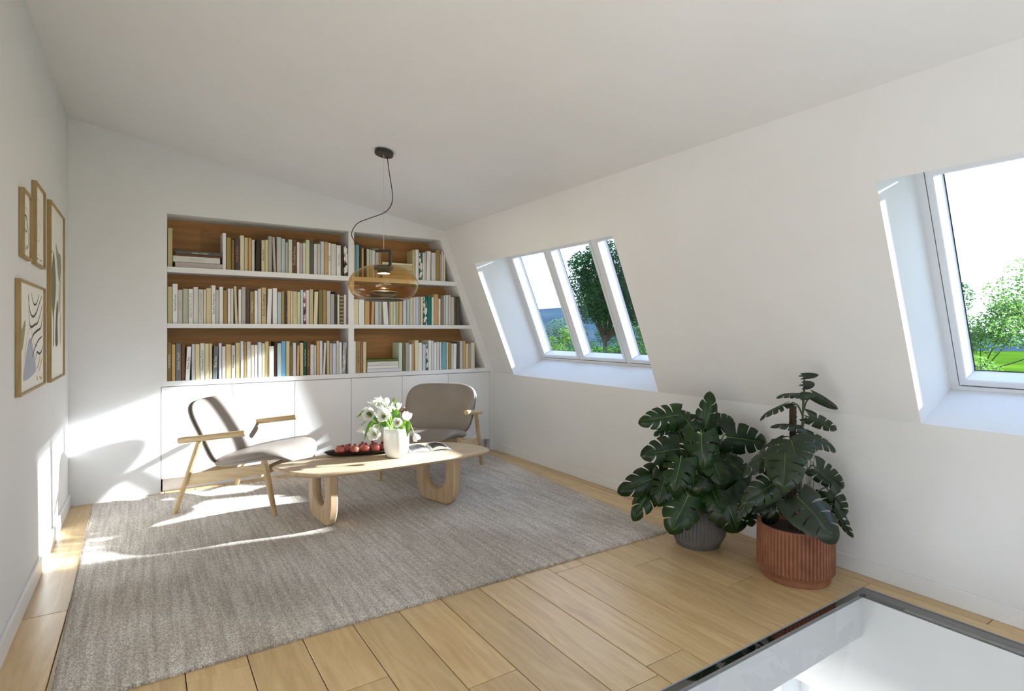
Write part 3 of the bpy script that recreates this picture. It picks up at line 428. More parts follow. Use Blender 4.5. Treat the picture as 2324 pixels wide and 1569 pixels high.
# ---- the storey below, seen through the glass
bm = bmesh.new()
LY0, LY1, LZ0, LZ1 = .9, 1.78, -1.9, -.60
for a, b in (((HX1, YF, -2.9), (HX1+.3, LY0, -.21)), ((HX1, LY1, -2.9), (HX1+.3, NB, -.21)), ((HX1, LY0, -2.9), (HX1+.3, LY1, LZ0)), ((HX1, LY0, LZ1), (HX1+.3, LY1, -.21))): bx(bm, a, b)
bx(bm, (XL-.1, YF, -2.9), (XL, NB, -.21)); bx(bm, (XL, YF-.1, -2.9), (HX1, YF, -.21)); bx(bm, (XL, NB-.1, -2.9), (HX1, NB, -.21))
bx(bm, (XL, YF, -3.0), (HX1, NB, -2.9))
obj('wall_lower', bm, M_WALL, kind='structure')
lw = thing('window_3', kind='structure', loc=(HX1+.2, LY0, LZ0)); bm = bmesh.new()
for a, b in (((HX1+.2, LY0, LZ0), (HX1+.26, LY0+.05, LZ1)), ((HX1+.2, LY1-.05, LZ0), (HX1+.26, LY1, LZ1)), ((HX1+.2, LY0+.05, LZ0), (HX1+.26, LY1-.05, LZ0+.05)), ((HX1+.2, LY0+.05, LZ1-.05), (HX1+.26, LY1-.05, LZ1))): bx(bm, a, b)
local(obj('window_frame', bm, M_PVC, lw), lw.location)
bm = box((HX1+.225, LY0+.05, LZ0+.05), (HX1+.231, LY1-.05, LZ1-.05)); local(obj('pane', bm, M_GLASS, lw), lw.location)
# ---- roof windows
def roof_window(name, y0, y1, sun_trim=0):
    w = thing(name, kind='structure', loc=sp(y0, 0, .4)); L = w.location.copy()
    bm = bmesh.new(); d0, d1 = .392, .45; st = STOP
    sbox(bm, y1-.038, y1, 0, st, d0, d1); sbox(bm, y0, y0+.04+sun_trim, 0, st, d0, d1); sbox(bm, y0+.04, y1-.038, 0, .020, d0, d1); sbox(bm, y0+.04, y1-.038, st-.05, st, d0, d1)
    n = 3; tot = (y1-.041)-(y0+.041); sw = (tot-2*.044)/3; sashes = []
    for k in range(n):
        b = (y1-.041)-k*(sw+.044); sashes.append((b-sw+(sun_trim if k == 2 else 0), b))
        if k < 2: sbox(bm, b-sw-.042, b-sw-.002, .020, st-.05, d0+.004, d1)
    local(obj('window_frame', bm, M_PVC, w), L)
    for a, b in sashes:
        fw = .035; s0, s1 = .026, st-.056; bm = bmesh.new(); da, db = .394, .49
        # bevelled sash: face strip, slanted inner reveal down to the glass
        def ring(i, d): return [sp(a+i, s0+i, d), sp(b-i, s0+i, d), sp(b-i, s1-i, d), sp(a+i, s1-i, d)]
        rr = [ring(0, db+.013), ring(0, da), ring(.003, da-.003), ring(fw-.008, da-.003), ring(fw-.003, da+.003), ring(fw+.002, db-.012), ring(fw+.002, db+.013)]
        V = [[bm.verts.new(p) for p in r] for r in rr]
        for A, B in zip(V, V[1:]+V[:1]):
            for i in range(4): bm.faces.new((A[i], A[(i+1) % 4], B[(i+1) % 4], B[i]))
        bmesh.ops.recalc_face_normals(bm, faces=bm.faces[:])
        so = local(obj('sash', bm, M_PVC, w), L)
        bm = bmesh.new(); gi = fw+.002
        for i0, i1, dd in ((fw+.0005, fw+.0035, db+.008),):
            A = [bm.verts.new(p) for p in (sp(a+i0, s0+i0, dd), sp(b-i0, s0+i0, dd), sp(b-i0, s1-i0, dd), sp(a+i0, s1-i0, dd))]
            B = [bm.verts.new(p) for p in (sp(a+i1+.004, s0+i1+.004, dd), sp(b-i1-.004, s0+i1+.004, dd), sp(b-i1-.004, s1-i1-.004, dd), sp(a+i1+.004, s1-i1-.004, dd))]
            for i in range(4): bm.faces.new((A[i], A[(i+1) % 4], B[(i+1) % 4], B[i]))
        local(obj('gasket', bm, M_DARK, so), L)
        bm = bmesh.new(); bm.faces.new([bm.verts.new(p) for p in (sp(a+gi, s0+gi, db+.012), sp(b-gi, s0+gi, db+.012), sp(b-gi, s1-gi, db+.012), sp(a+gi, s1-gi, db+.012))])
        local(obj('pane', bm, M_GLASS, so), L)
        bm = bmesh.new(); sbox(bm, a+.004, b-.004, .0205, .0255, .400, .44)
        local(obj('shadow_gap', bm, M_DARK, w), L)
        bm = bmesh.new(); sbox(bm, b-.0005, b+.0025, s0, s1, .402, .44); local(obj('shadow_gap', bm, M_DARK, w), L)
for i, (a, b) in enumerate(WINS): roof_window('window_%d' % (i+1), a, b, .09 if i == 0 else 0)  # hidden side of the first window frame widened to trim the sun beam
# frame of the unglazed opening added for sky light in the front wall
fwd_ = thing('window_4', kind='structure', loc=(XL+1.2, YF-.06, 0)); bm = bmesh.new()
for x in (XL+1.2, 1.84): bx(bm, (x, YF-.08, 0), (x+.06, YF-.03, 2.15))
for z in (0, 2.09): bx(bm, (XL+1.26, YF-.08, z), (1.84, YF-.03, z+.06))
local(obj('window_frame', bm, M_PVC, fwd_), fwd_.location)

# ================================================================ built-in bookcase and cabinets
bk = thing('bookcase', 'white built-in bookcase niche with oak back panel on the far wall', 'bookcase', (.141, YB, .894)); BL = bk.location.copy()
def bpart(name, bm, m): return local(obj(name, bm, m, bk), BL)
def xe(z): return 2.545+(2.234-z)*.3985               # sloping right side of the niche
bm = box((.141, NB-.012, .8945), (3.08, NB, 2.235)); bpart('back_panel', bm, M_BACK)
bpart('divider', box((1.593, YB+.001, .895), (1.645, NB-.012, 2.234)), M_CAB)
for z0, z1 in ((1.769, 1.812), (1.320, 1.357)):
    bpart('shelf', box((.142, YB+.001, z0), (1.593, NB-.012, z1)), M_CAB)
    bm = bmesh.new(); prism(bm, [(1.645, z0), (xe(z0)+.004, z0), (xe(z1)+.004, z1), (1.645, z1)], 'y', YB+.001, NB-.012); bpart('shelf', bm, M_CAB)
bm = bmesh.new(); prism(bm, [(3.083, .8945), (3.1, .8945), (2.563, 2.2345), (2.5455, 2.2345)], 'y', YB+.001, NB-.012); bpart('side_panel', bm, M_CAB)
obj('countertop', box((.100, YB+.0005, .8535), (3.0975, NB-.013, .894)), M_CAB, label='long white countertop running above the six cabinet doors', category='countertop')
CX = [.0994, .6045, 1.1124, 1.6188, 2.1280, 2.6373, 3.1420]
cl = ['white handleless cabinet at the left end, behind the sunlit armchair', 'white handleless cabinet, second from the left, behind the left armchair', 'white handleless cabinet, third from the left, behind the pomegranates',
      'white handleless cabinet, fourth from the left, behind the tulips', 'white handleless cabinet, fifth from the left, behind the shaded armchair', 'white handleless cabinet at the right end, touching the sloping wall']
for i in range(6):
    c = thing('cabinet', cl[i], 'cabinet', (CX[i], YB, .117), group='handleless cabinets under the bookcase')
    o = obj('body', box((.001, .022, 0), (CX[i+1]-CX[i]-.001, .30, .733)), M_CAB, c)
    g0 = .003 if i == 0 else .0018
    obj('door', box((g0, .001, .0), (CX[i+1]-CX[i]-.0018, .0195, .731), .0012, 1), M_CAB, c)
obj('baseboard_back', box((.112, YB+.09, 0), (3.13, YB+.105, .118)), M_CAB, kind='structure')

# ---- books
BOOK_BM = {}
def make_book(w, h, d, lean, key, zb, x0, label, group, title=None, extra=0):
    t = thing('book', label, 'book', (x0, YB+.017+extra, zb), group=group)
    bm = bmesh.new(); w = max(w-.0012, .005); r = min(.0035, w*.2); th = min(.0022, w*.16)
    # cover: rounded spine in front, two boards going back
    prof = [(0, d), (0, r), (r*.35, r*.25), (r*1.1, 0), (w-r*1.1, 0), (w-r*.35, r*.25), (w, r), (w, d), (w-th, d), (w-th, .006), (th, .006), (th, d)]
    A = [bm.verts.new((p[0], p[1], 0)) for p in prof]; B = [bm.verts.new((p[0], p[1], h)) for p in prof]; n = len(prof)
    for i in range(n): bm.faces.new((A[i], A[(i+1) % n], B[(i+1) % n], B[i]))
    for P_ in (A, B):
        for q in ((0, 1, 10, 11), (1, 2, 3, 4, 5, 6, 9, 10), (6, 7, 8, 9)): bm.faces.new([P_[k] for k in q])
    bmesh.ops.recalc_face_normals(bm, faces=bm.faces[:])
    c = obj('cover', bm, book_mat(key), t)
    p = obj('pages', box((th, .006, .003), (w-th, d-.004, h-.004)), M_PAGE, t)
    if title:
        txt, colk, frac = title
        me, wd = text_mesh(txt, 1.0, book_mat(colk))
        sc = min(h*frac/wd, w*.62/.72); me.transform(Matrix.Scale(sc, 4)); me.transform(Matrix.Rotation(PI/2, 4, 'Z')); me.transform(Matrix.Rotation(PI/2, 4, 'X'))
        to = obj('title', me, None, t); to.location = (w/2, -.0006, h*.52)
    if lean:                                           # lean = sideways shift of the foot against the head
        a = math.atan2(lean, h); t.rotation_euler = (0, -a, 0); t.location.x = x0+lean
        if lean < 0: t.location.z += -math.sin(a)*w
    return t
ORD = ['first','second','third','fourth','fifth','sixth','seventh','eighth','ninth','tenth','eleventh','twelfth','thirteenth','fourteenth','fifteenth','sixteenth','seventeenth','eighteenth','nineteenth','twentieth']
TENS = {2: 'twenty', 3: 'thirty', 4: 'forty'}
def ordn(i):
    if i < 20: return ORD[i]
    n = i+1
    if n % 10 == 0: return {30: 'thirtieth', 40: 'fortieth', 50: 'fiftieth'}[n]
    return TENS[n//10]+'-'+ORD[n % 10-1]
SHN = dict(left_top='top shelf, left bay', left_mid='middle shelf, left bay', left_bot='bottom shelf, left bay', right_top='top shelf, right bay', right_mid='middle shelf, right bay', right_bot='bottom shelf, right bay')
rb = random.Random(11)
for key, L in BOOK_ROWS.items():
    zb = {'t': 1.812, 'm': 1.357, 'b': .894}[key.split('_')[1][0]]
    for i, (x0, w, h, ck, lean, ttl) in enumerate(L):
        what = CNAME[ck]+(' leaning' if lean else '')+' book'
        lab = '%s, %s upright from the left, %s' % (what, ordn(i), SHN[key])
        x0 = max(x0, 1.6465) if key.startswith('right') else max(x0, .1425)
        make_book(w, h, rb.uniform(.15, .20), lean, ck, zb+.0005, x0, lab, 'upright books on the '+SHN[key].replace(',', ' of the'), ttl, rb.uniform(0, .006))
for key, L in BOOK_STACKS.items():
    z = {'t': 1.812, 'm': 1.357, 'b': .894}[key.split('_')[1][0]]+.0006
    pos = ['lowest', 'second from the bottom', 'third from the bottom', 'topmost']
    for i, (x0, x1, th, ck, ttl) in enumerate(L):
        t = make_book(th, x1-x0, .2, 0, ck, z, x0, 'lying %s book, %s in the flat stack, %s' % (CNAME[ck], pos[i], SHN[key]), 'flat stack of books, '+SHN[key], ttl, .004*(i % 2))
        t.rotation_euler = (0, PI/2, 0); t.location = (x0, YB+.018+.003*(i % 2), z+th); z += th+.0004

# ================================================================ pictures on the left wall
def picture(name_label, y0, y1, z0, z1, art, fw=.011):
    t = thing('framed_picture', name_label, 'picture', (XL+.0006, y0, z0), group='oak framed pictures on the left wall'); W_, H_ = y1-y0, z1-z0; D = .0205
    for a, b in (((0, 0, 0), (D, fw, H_)), ((0, W_-fw, 0), (D, W_, H_)), ((0, fw, 0), (D, W_-fw, fw)), ((0, fw, H_-fw), (D, W_-fw, H_))):
        obj('frame_bar', box(a, b, .0008, 1), M_FRAME, t)
    obj('print', box((0, fw, fw), (.010, W_-fw, H_-fw)), M_PAPER, t)
    iw, ih = W_-2*fw, H_-2*fw; bm = bmesh.new(); mats = []; lay = 0
    for col, shape in art:
        lay += 1; m = noise_mat('art_ink', col, tuple(max(0, c-5) for c in col), (3, 3, 3), 2, 2, .9); mats.append(m); x = .0101+.00006*lay
        if shape[0] == 'poly':
            pts = spline([(0, fw+iw*u, fw+ih*v) for u, v in shape[1]], 5, True) if len(shape) < 3 else [Vector((0, fw+iw*u, fw+ih*v)) for u, v in shape[1]]
            f = bm.faces.new([bm.verts.new((x, p.y, p.z)) for p in pts]); f.material_index = lay-1
        else:
            pts = spline([(0, fw+iw*u, fw+ih*v) for u, v in shape[1]], 6); wd = shape[2]; pr = None
            for i, p in enumerate(pts):
                d = (pts[min(i+1, len(pts)-1)]-pts[max(i-1, 0)]).normalized(); nn = Vector((0, -d.z, d.y))*wd*(.5+.5*math.sin(PI*min(1, max(0, i/(len(pts)-1)))))
                q = (bm.verts.new((x, (p+nn).y, (p+nn).z)), bm.verts.new((x, (p-nn).y, (p-nn).z)))
                if pr: f = bm.faces.new((pr[0], pr[1], q[1], q[0])); f.material_index = lay-1
                pr = q
    obj('artwork', bm, mats, t)
G1, G2, G3, TA, BLU, DK = (158,158,138), (128,124,102), (112,104,86), (196,182,150), (180,186,200), (74,76,76)
picture('small oak-framed picture with a looping line drawing, upper left', 3.313, 3.527, 1.634, 1.948, [
    (TA, ('line', [(.45,.72),(.62,.80),(.70,.68),(.58,.5)], .003)), (DK, ('line', [(.30,.62),(.50,.64),(.70,.52),(.55,.40),(.35,.45),(.28,.58),(.52,.66),(.80,.45),(.85,.25),(.70,.14),(.62,.18),(.48,.11),(.38,.2)], .004))])
picture('oak-framed pale line print above the wide picture', 3.650, 3.958, 1.634, 2.054, [
    ((206,200,188), ('line', [(.2,.8),(.4,.84),(.7,.78),(.8,.72)], .002)), ((206,200,188), ('line', [(.2,.7),(.5,.6),(.6,.4),(.4,.3),(.3,.45),(.5,.55),(.8,.5)], .002)), ((206,200,188), ('line', [(.25,.3),(.6,.34),(.75,.6),(.7,.75)], .002)),
    ((150,152,150), ('line', [(.2,.13),(.5,.125),(.8,.13)], .001)), ((140,142,142), ('line', [(.2,.07),(.45,.07)], .004)), ((140,142,142), ('line', [(.55,.07),(.8,.065)], .004))])
picture('tall oak-framed abstract picture with grey-green tree shapes', 4.168, 4.816, .998, 2.060, [
    (G2, ('poly', [(.20,.68),(.30,.74),(.42,.62),(.44,.52),(.36,.42),(.30,.36),(.30,.20),(.24,.20),(.24,.34),(.12,.46),(.12,.58)])),
    (G1, ('poly', [(.42,.80),(.60,.76),(.80,.75),(.84,.66),(.70,.58),(.55,.66)])), (TA, ('poly', [(.70,.56),(.80,.60),(.78,.44),(.66,.38),(.62,.44)])),
    (G3, ('poly', [(.52,.46),(.60,.42),(.56,.32),(.58,.20),(.40,.20),(.42,.34)])), (TA, ('poly', [(.76,.36),(.82,.38),(.80,.22),(.74,.20)])), (G2, ('line', [(.10,.58),(.10,.70),(.20,.74)], .007))])
picture('wide oak-framed abstract print with dark waves and a blue hill', 3.225, 3.958, 1.008, 1.530, [
    (BLU, ('poly', [(.18,.10),(.22,.26),(.32,.42),(.40,.49),(.50,.44),(.60,.30),(.64,.22),(.62,.14)])),
    (G1[:2]+(120,), ('poly', [(.05,.54),(.12,.58),(.24,.66),(.20,.50),(.12,.38),(.05,.42)])),
    (TA, ('line', [(.16,.10),(.20,.30),(.34,.54),(.46,.58),(.56,.44),(.70,.40)], .003)),
    (DK, ('line', [(.34,.90),(.40,.76),(.52,.70),(.66,.74),(.80,.84),(.92,.93)], .006)), (DK, ('line', [(.46,.93),(.56,.83),(.68,.84),(.80,.94)], .005)), (DK, ('line', [(.36,.92),(.38,.68),(.44,.60),(.60,.62),(.76,.66),(.95,.84)], .006)),
    (DK, ('line', [(.42,.44),(.54,.52),(.70,.56),(.88,.60),(.96,.74)], .006)), (DK, ('line', [(.50,.30),(.60,.38),(.76,.46),(.94,.50)], .005)), (DK, ('line', [(.64,.26),(.70,.34),(.80,.32),(.90,.34),(.97,.40)], .006)),
    ((206,178,130), ('line', [(.70,.17),(.80,.24),(.84,.30)], .007)), ((206,178,130), ('line', [(.80,.14),(.88,.22),(.96,.28)], .007)), ((206,178,130), ('line', [(.68,.10),(.74,.05)], .007)), ((206,178,130), ('line', [(.80,.08),(.90,.05),(.95,.10)], .007))])

# ================================================================ rug
bm = bmesh.new(); rr_ = random.Random(5)
NXR, NYR = 330, 300
c0, c1, c2, c3 = Vector((-.285, 2.45)), Vector((2.83, 2.455)), Vector((3.02, 5.19)), Vector((-.335, 5.187))
V = []
for j in range(NYR+1):
    v = j/NYR; row = []
    for i in range(NXR+1):
        u = i/NXR; p = (c0*(1-u)+c1*u)*(1-v)+(c3*(1-u)+c2*u)*v
        e_ = min(i, NXR-i, j, NYR-j); jit = .0022
        z = .0115+rr_.uniform(-.0016, .0016)
        if e_ == 0: z = .001; jit = .0045
        elif e_ == 1: z = .008
        row.append(bm.verts.new((p.x+rr_.uniform(-jit, jit), p.y+rr_.uniform(-jit, jit), z)))
    V.append(row)
for j in range(NYR):
    for i in range(NXR): bm.faces.new((V[j][i], V[j][i+1], V[j+1][i+1], V[j+1][i]))
M_RUG = mat('woven_wool', (160, 150, 138), .95, spec=.1, sheen=.2)
t = M_RUG.node_tree; n = t.nodes; l = t.links; b = n['Principled BSDF']
tcn = n.new('ShaderNodeTexCoord')
def nz_(scale, ns, det):
    mp = n.new('ShaderNodeMapping'); mp.inputs['Scale'].default_value = scale; l.new(tcn.outputs['Object'], mp.inputs[0])
    q = n.new('ShaderNodeTexNoise'); q.inputs['Scale'].default_value = ns; q.inputs['Detail'].default_value = det; l.new(mp.outputs[0], q.inputs['Vector']); return q
f1 = nz_((210, 130, 40), 1, 3); f2 = nz_((46, 2.2, 1), 1, 4); f3 = nz_((1.3, 1.1, 1), 1.2, 3)
r1 = n.new('ShaderNodeValToRGB'); r1.color_ramp.elements[0].position = .38; r1.color_ramp.elements[0].color = s2l((190, 179, 168)); r1.color_ramp.elements[1].position = .62; r1.color_ramp.elements[1].color = s2l((254, 246, 236))
l.new(f1.outputs['Fac'], r1.inputs[0])
r2 = n.new('ShaderNodeValToRGB'); r2.color_ramp.elements[0].position = .35; r2.color_ramp.elements[0].color = s2l((222, 220, 218)); r2.color_ramp.elements[1].position = .6; r2.color_ramp.elements[1].color = s2l((255, 255, 255))
l.new(f2.outputs['Fac'], r2.inputs[0])
r3 = n.new('ShaderNodeValToRGB'); r3.color_ramp.elements[0].position = .4; r3.color_ramp.elements[0].color = s2l((232, 229, 224)); r3.color_ramp.elements[1].position = .6; r3.color_ramp.elements[1].color = s2l((255, 255, 255))
l.new(f3.outputs['Fac'], r3.inputs[0])
x1 = n.new('ShaderNodeMix'); x1.data_type = 'RGBA'; x1.blend_type = 'MULTIPLY'; x1.inputs[0].default_value = 1; l.new(r1.outputs[0], x1.inputs[6]); l.new(r2.outputs[0], x1.inputs[7])
x2 = n.new('ShaderNodeMix'); x2.data_type = 'RGBA'; x2.blend_type = 'MULTIPLY'; x2.inputs[0].default_value = 1; l.new(x1.outputs[2], x2.inputs[6]); l.new(r3.outputs[0], x2.inputs[7])
l.new(x2.outputs[2], b.inputs['Base Color'])
bp = n.new('ShaderNodeBump'); bp.inputs['Strength'].default_value = .9; bp.inputs['Distance'].default_value = .006; l.new(f1.outputs['Fac'], bp.inputs['Height']); l.new(bp.outputs[0], b.inputs['Normal'])
rug = obj('rug', bm, M_RUG, smooth=True, label='large greige woven wool rug under the coffee table and armchairs', category='rug')
bm = bmesh.new()                                       # looped yarn ends along the border
def tuft(p, d, r):
    q = [bm.verts.new(p+Vector(a)) for a in ((-r*.5, 0, .001), (r*.5, 0, .001), (0, 0, .013))]
    e2 = [bm.verts.new(p+Vector((0, 0, 0))+d*r*1.7+Vector((rr_.uniform(-r, r)*.4, 0, rr_.uniform(.0, .004))))]
    for a_, b_ in ((0, 1), (1, 2), (2, 0)): bm.faces.new((q[a_], q[b_], e2[0]))
for i in range(900):
    u = (i+rr_.random())/900; p = c0*(1-u)+c1*u; tuft(Vector((p.x, p.y+.002, 0)), Vector((0, -1, 0)), rr_.uniform(.004, .007))
for i in range(500):
    u = (i+rr_.random())/500; p = c0*(1-u)+c3*u; 
    a_ = Vector((p.x+.003, p.y, 0)); q = [bm.verts.new(a_+Vector((0, -.003, .001))), bm.verts.new(a_+Vector((0, .003, .001))), bm.verts.new(a_+Vector((0, 0, .012))), bm.verts.new(a_+Vector((-rr_.uniform(.003, .007), 0, .002)))]
    for x_, y_ in ((0, 1), (1, 2), (2, 0)): bm.faces.new((q[x_], q[y_], q[3]))
obj('yarn_edge', bm, M_RUG, rug, kind='stuff')
# ================================================================ armchairs
def pad(fn, A, tk, nr=9, na=56, edge=.30):
    """cushion: fn(u,v)->(point, normal) over the unit disc, superellipse outline is inside fn; tk thickness"""
    bm = bmesh.new(); tops = []; bots = []
    rs = [math.sin(PI/2*(i+1)/nr)**.8 for i in range(nr)]
    c, nrm = fn(0, 0); ct = bm.verts.new(c+nrm*tk); cb = bm.verts.new(c-nrm*tk*.75)
    for r in rs:
        h = (max(0, 1-r**7))**.5
        T = []; B = []
        for k in range(na):
            a = 2*PI*k/na; p, nn = fn(r*math.cos(a), r*math.sin(a)); T.append(bm.verts.new(p+nn*tk*h)); B.append(bm.verts.new(p-nn*tk*.75*h) if r < .9999 else T[-1])
        tops.append(T); bots.append(B)
    for k in range(na):
        j = (k+1) % na
        bm.faces.new((ct, tops[0][k], tops[0][j])); bm.faces.new((cb, bots[0][j], bots[0][k]))
        for i in range(nr-1):
            bm.faces.new((tops[i][k], tops[i+1][k], tops[i+1][j], tops[i][j]))
            q = (bots[i][j], bots[i+1][j], bots[i+1][k], bots[i][k])
            if len(set(q)) == 4: bm.faces.new(q)
    bmesh.ops.recalc_face_normals(bm, faces=bm.faces[:])
    return bm
def se(u, v, p=3.2):
    r = math.hypot(u, v)
    if r < 1e-6: return 0, 0
    c, s = u/r, v/r; k = (abs(c)**p+abs(s)**p)**(-1/p); return u*k, v*k
def seat_fn(u, v):
    x, y = se(u, v, 3.1); X = .102+.318*x; Yw = .330+.010*x; Y = Yw*y
    z = .322+.112*(X+.21)/.63+.032*abs(y)**2.2*(.35+.65*max(0, x))-.034*max(0, x-.1)*(1-abs(y)**2)
    z -= .085*max(0, x-.45)**2*3.0*(1-.35*abs(y)**2)
    return Vector((X, Y, z)), Vector((-.18, 0, 1)).normalized()
def back_at(u, v, off=0.0):
    x, y = se(u, v, 4.0); s = .5+.5*x                 # s: 0 bottom .. 1 top
    Y = (.310+.042*s+.010*math.sin(s*PI))*y; zz = .322+.466*s
    X = -.185-.150*s-.035*s*s+.060*abs(y)**2.2*(1-.35*s)+.012*math.sin(PI*s)
    n = Vector((.94, -.28*y, .33)).normalized()
    return Vector((X, Y, zz))+n*off, n
def rim(fn, off, r):
    pts = []
    for k in range(72):
        a = 2*PI*k/72; p, nn = fn(.985*math.cos(a), .985*math.sin(a)); pts.append(p+nn*off)
    pts.append(pts[0]); return tube(pts, r, 6, cap=False)
def armchair():
    t = thing('armchair')
    obj('seat', pad(seat_fn, 1, .050), M_LEATHER, t, smooth=True)
    obj('seat_piping', rim(lambda u, v: seat_fn(u, v), 0.0, .0018), M_PIPE, t, smooth=True)
    obj('backrest', pad(lambda u, v: back_at(u, v, .016), 1, .024), M_LEATHER, t, smooth=True)
    obj('back_shell', pad(lambda u, v: back_at(u, v, -.010), 1, .018), M_SHELL, t, smooth=True)
    obj('back_piping', rim(lambda u, v: back_at(u, v), -.0005, .0022), M_PIPE, t, smooth=True)
    for s in (-1, 1):
        obj('leg', rod((-.378, s*.368, .0125), (-.196, s*.362, .528), .0165, .0185), M_OAKZ, t, smooth=60, )
        obj('leg', rod((.352, s*.348, .0125), (.268, s*.338, .392), .0165, .0225), M_OAKZ, t, smooth=60)
        obj('armrest', rod((-.350, s*.366, .524), (.150, s*.366, 0.588), .0215, .0215, rnd=.5), M_OAKX, t, smooth=60)
        bm = bmesh.new(); prism(bm, [(-.300, .205), (.300, .306), (.288, .376), (-.274, .290)], 'y', s*.350-.012, s*.350+.012)
        bmesh.ops.bevel(bm, geom=bm.edges[:], offset=.003, segments=2, affect='EDGES'); obj('side_rail', bm, M_OAKX, t)
    for x, z0, z1 in ((-.245, .215, .285), (.235, .275, .330)):
        obj('cross_rail', box((x-.011, -.338, z0), (x+.011, .338, z1), .003), M_OAKS, t)
    return t
def copy_tree(o, parent=None):
    c = o.copy(); COL.objects.link(c); c.parent = parent
    for ch in list(o.children): copy_tree(ch, c)
    return c
ch1 = armchair(); ch1.location = (0.695, 4.633, 0); ch1.rotation_euler = (0, 0, math.radians(-39))
ch2 = copy_tree(ch1); ch2.location = (2.168, 4.628, 0); ch2.rotation_euler = (0, 0, math.radians(-134.6))
setp(ch1, label='pale leather armchair in full sunlight, left of the coffee table', category='armchair', group='oak framed leather armchairs')
setp(ch2, label='shaded grey leather armchair behind the coffee table, by the sloping wall', category='armchair', group='oak framed leather armchairs')

# ================================================================ coffee table
OUT = [(.703, 3.985), (.75, 4.035), (.84, 4.080), (1.12, 4.170), (1.50, 4.205), (1.83, 4.175), (2.03, 4.100), (2.135, 3.985), (2.195, 3.85), (2.212, 3.73), (2.200, 3.668), (2.145, 3.630), (2.03, 3.600), (1.80, 3.578), (1.45, 3.566), (1.12, 3.582), (.93, 3.622), (.82, 3.690), (.748, 3.800), (.714, 3.910)]
TC = Vector((1.45, 3.87, 0)); ct = thing('coffee_table', 'long rounded oak coffee table with cut-out slab legs', 'coffee table', TC)
ol = spline([(a, b_, 0) for a, b_ in OUT], 6, True); bm = bmesh.new(); rings = []
cen = Vector((1.45, 3.87, 0))
for ins, z in ((.075, .3545), (.022, .362), (.006, .372), (.0, .381), (.004, .389), (.012, .394), (.03, .3955)):
    R_ = []
    for p in ol:
        d = (p-cen); q = p-d.normalized()*ins; R_.append(bm.verts.new((q.x-TC.x, q.y-TC.y, z)))
    rings.append(R_)
N = len(ol)
for A, B in zip(rings[:-1], rings[1:]):
    for i in range(N): bm.faces.new((A[i], A[(i+1) % N], B[(i+1) % N], B[i]))
bm.faces.new(rings[0][::-1]); bm.faces.new(rings[-1]); bmesh.ops.recalc_face_normals(bm, faces=bm.faces[:])
obj('tabletop', bm, M_TABX, ct, smooth=40)
def u_leg(x0, y0, x1, y1):
    L = math.hypot(x1-x0, y1-y0); w = L/2; H = .356; z0 = .0125; ow = []
    iw = w*.50; N_ = 26; out = []; inn = []
    def arc_path(hw, ztop, zc_, rad, zbot):            # down one side, round the bottom, up the other
        p = []
        for i in range(N_+1):
            u = i/N_*2-1; sg = -1 if u < 0 else 1; q = 1-abs(u)     # q 0 at the top .. 1 at the middle of the bottom
            if q < .35: p.append((sg*hw, ztop+(zc_-ztop)*q/.35))
            elif q < .85: a_ = (q-.35)/.5*PI/2; p.append((sg*(hw-rad*(1-math.cos(a_))), zc_-(zc_-zbot)*math.sin(a_)))
            else: p.append((sg*(hw-rad)*(1-q)/.15, zbot))
        return p
    out = arc_path(w+.004, H, .185, .105, z0); inn = arc_path(iw, H, .215, iw, .120)
    bm = bmesh.new(); T = .029
    def shrink(p, q, e): 
        d = Vector((q[0]-p[0], q[1]-p[1])); 
        d.normalize(); return (p[0]+d.x*e, p[1]+d.y*e if abs(p[1]-H) > 1e-5 else p[1])
    def layer(t_, e, e2): return ([bm.verts.new((t_, *shrink(o_, i_, e))) for o_, i_ in zip(out, inn)], [bm.verts.new((t_, *shrink(i_, o_, e2))) for o_, i_ in zip(out, inn)])
    Ls = [layer(-T, .009, .016), layer(-T+.009, 0, .004), layer(-T+.018, 0, 0), layer(T-.018, 0, 0), layer(T-.009, 0, .004), layer(T, .009, .016)]
    for (o1, i1), (o2, i2) in zip(Ls[:-1], Ls[1:]):
        for k in range(N_): bm.faces.new((o1[k], o1[k+1], o2[k+1], o2[k])); bm.faces.new((i1[k+1], i1[k], i2[k], i2[k+1]))
        for k in (0, N_): bm.faces.new((o1[k], i1[k], i2[k], o2[k]))
    for o1, i1 in (Ls[0], Ls[-1]):
        for k in range(N_): bm.faces.new((o1[k], o1[k+1], i1[k+1], i1[k]))
    bmesh.ops.recalc_face_normals(bm, faces=bm.faces[:])
    o = obj('leg', bm, M_TABZ, ct, smooth=35); o.location = ((x0+x1)/2-TC.x, (y0+y1)/2-TC.y, 0); o.rotation_euler = (0, 0, math.atan2(y1-y0, x1-x0)-PI/2)
u_leg(1.018, 3.655, .985, 4.075); u_leg(1.905, 3.635, 1.785, 4.045)

# ---- things on the table (top at .3955)
ZT = .3962
va = thing('vase', 'rounded white ceramic vase holding tulips', 'vase', (1.503, 3.805, ZT))
prof = [(0, .004), (.050, .003), (.062, .0), (.068, .004), (.078, .020), (.086, .050), (.0905, .090), (.0915, .130), (.0905, .175), (.089, .205), (.0875, .2075), (.0855, .205), (.086, .175), (.0865, .13), (.084, .09), (.078, .05), (.066, .02), (.04, .012), (0, .011)]
obj('body', lathe(prof, 64), M_CERAMIC, va, smooth=True)
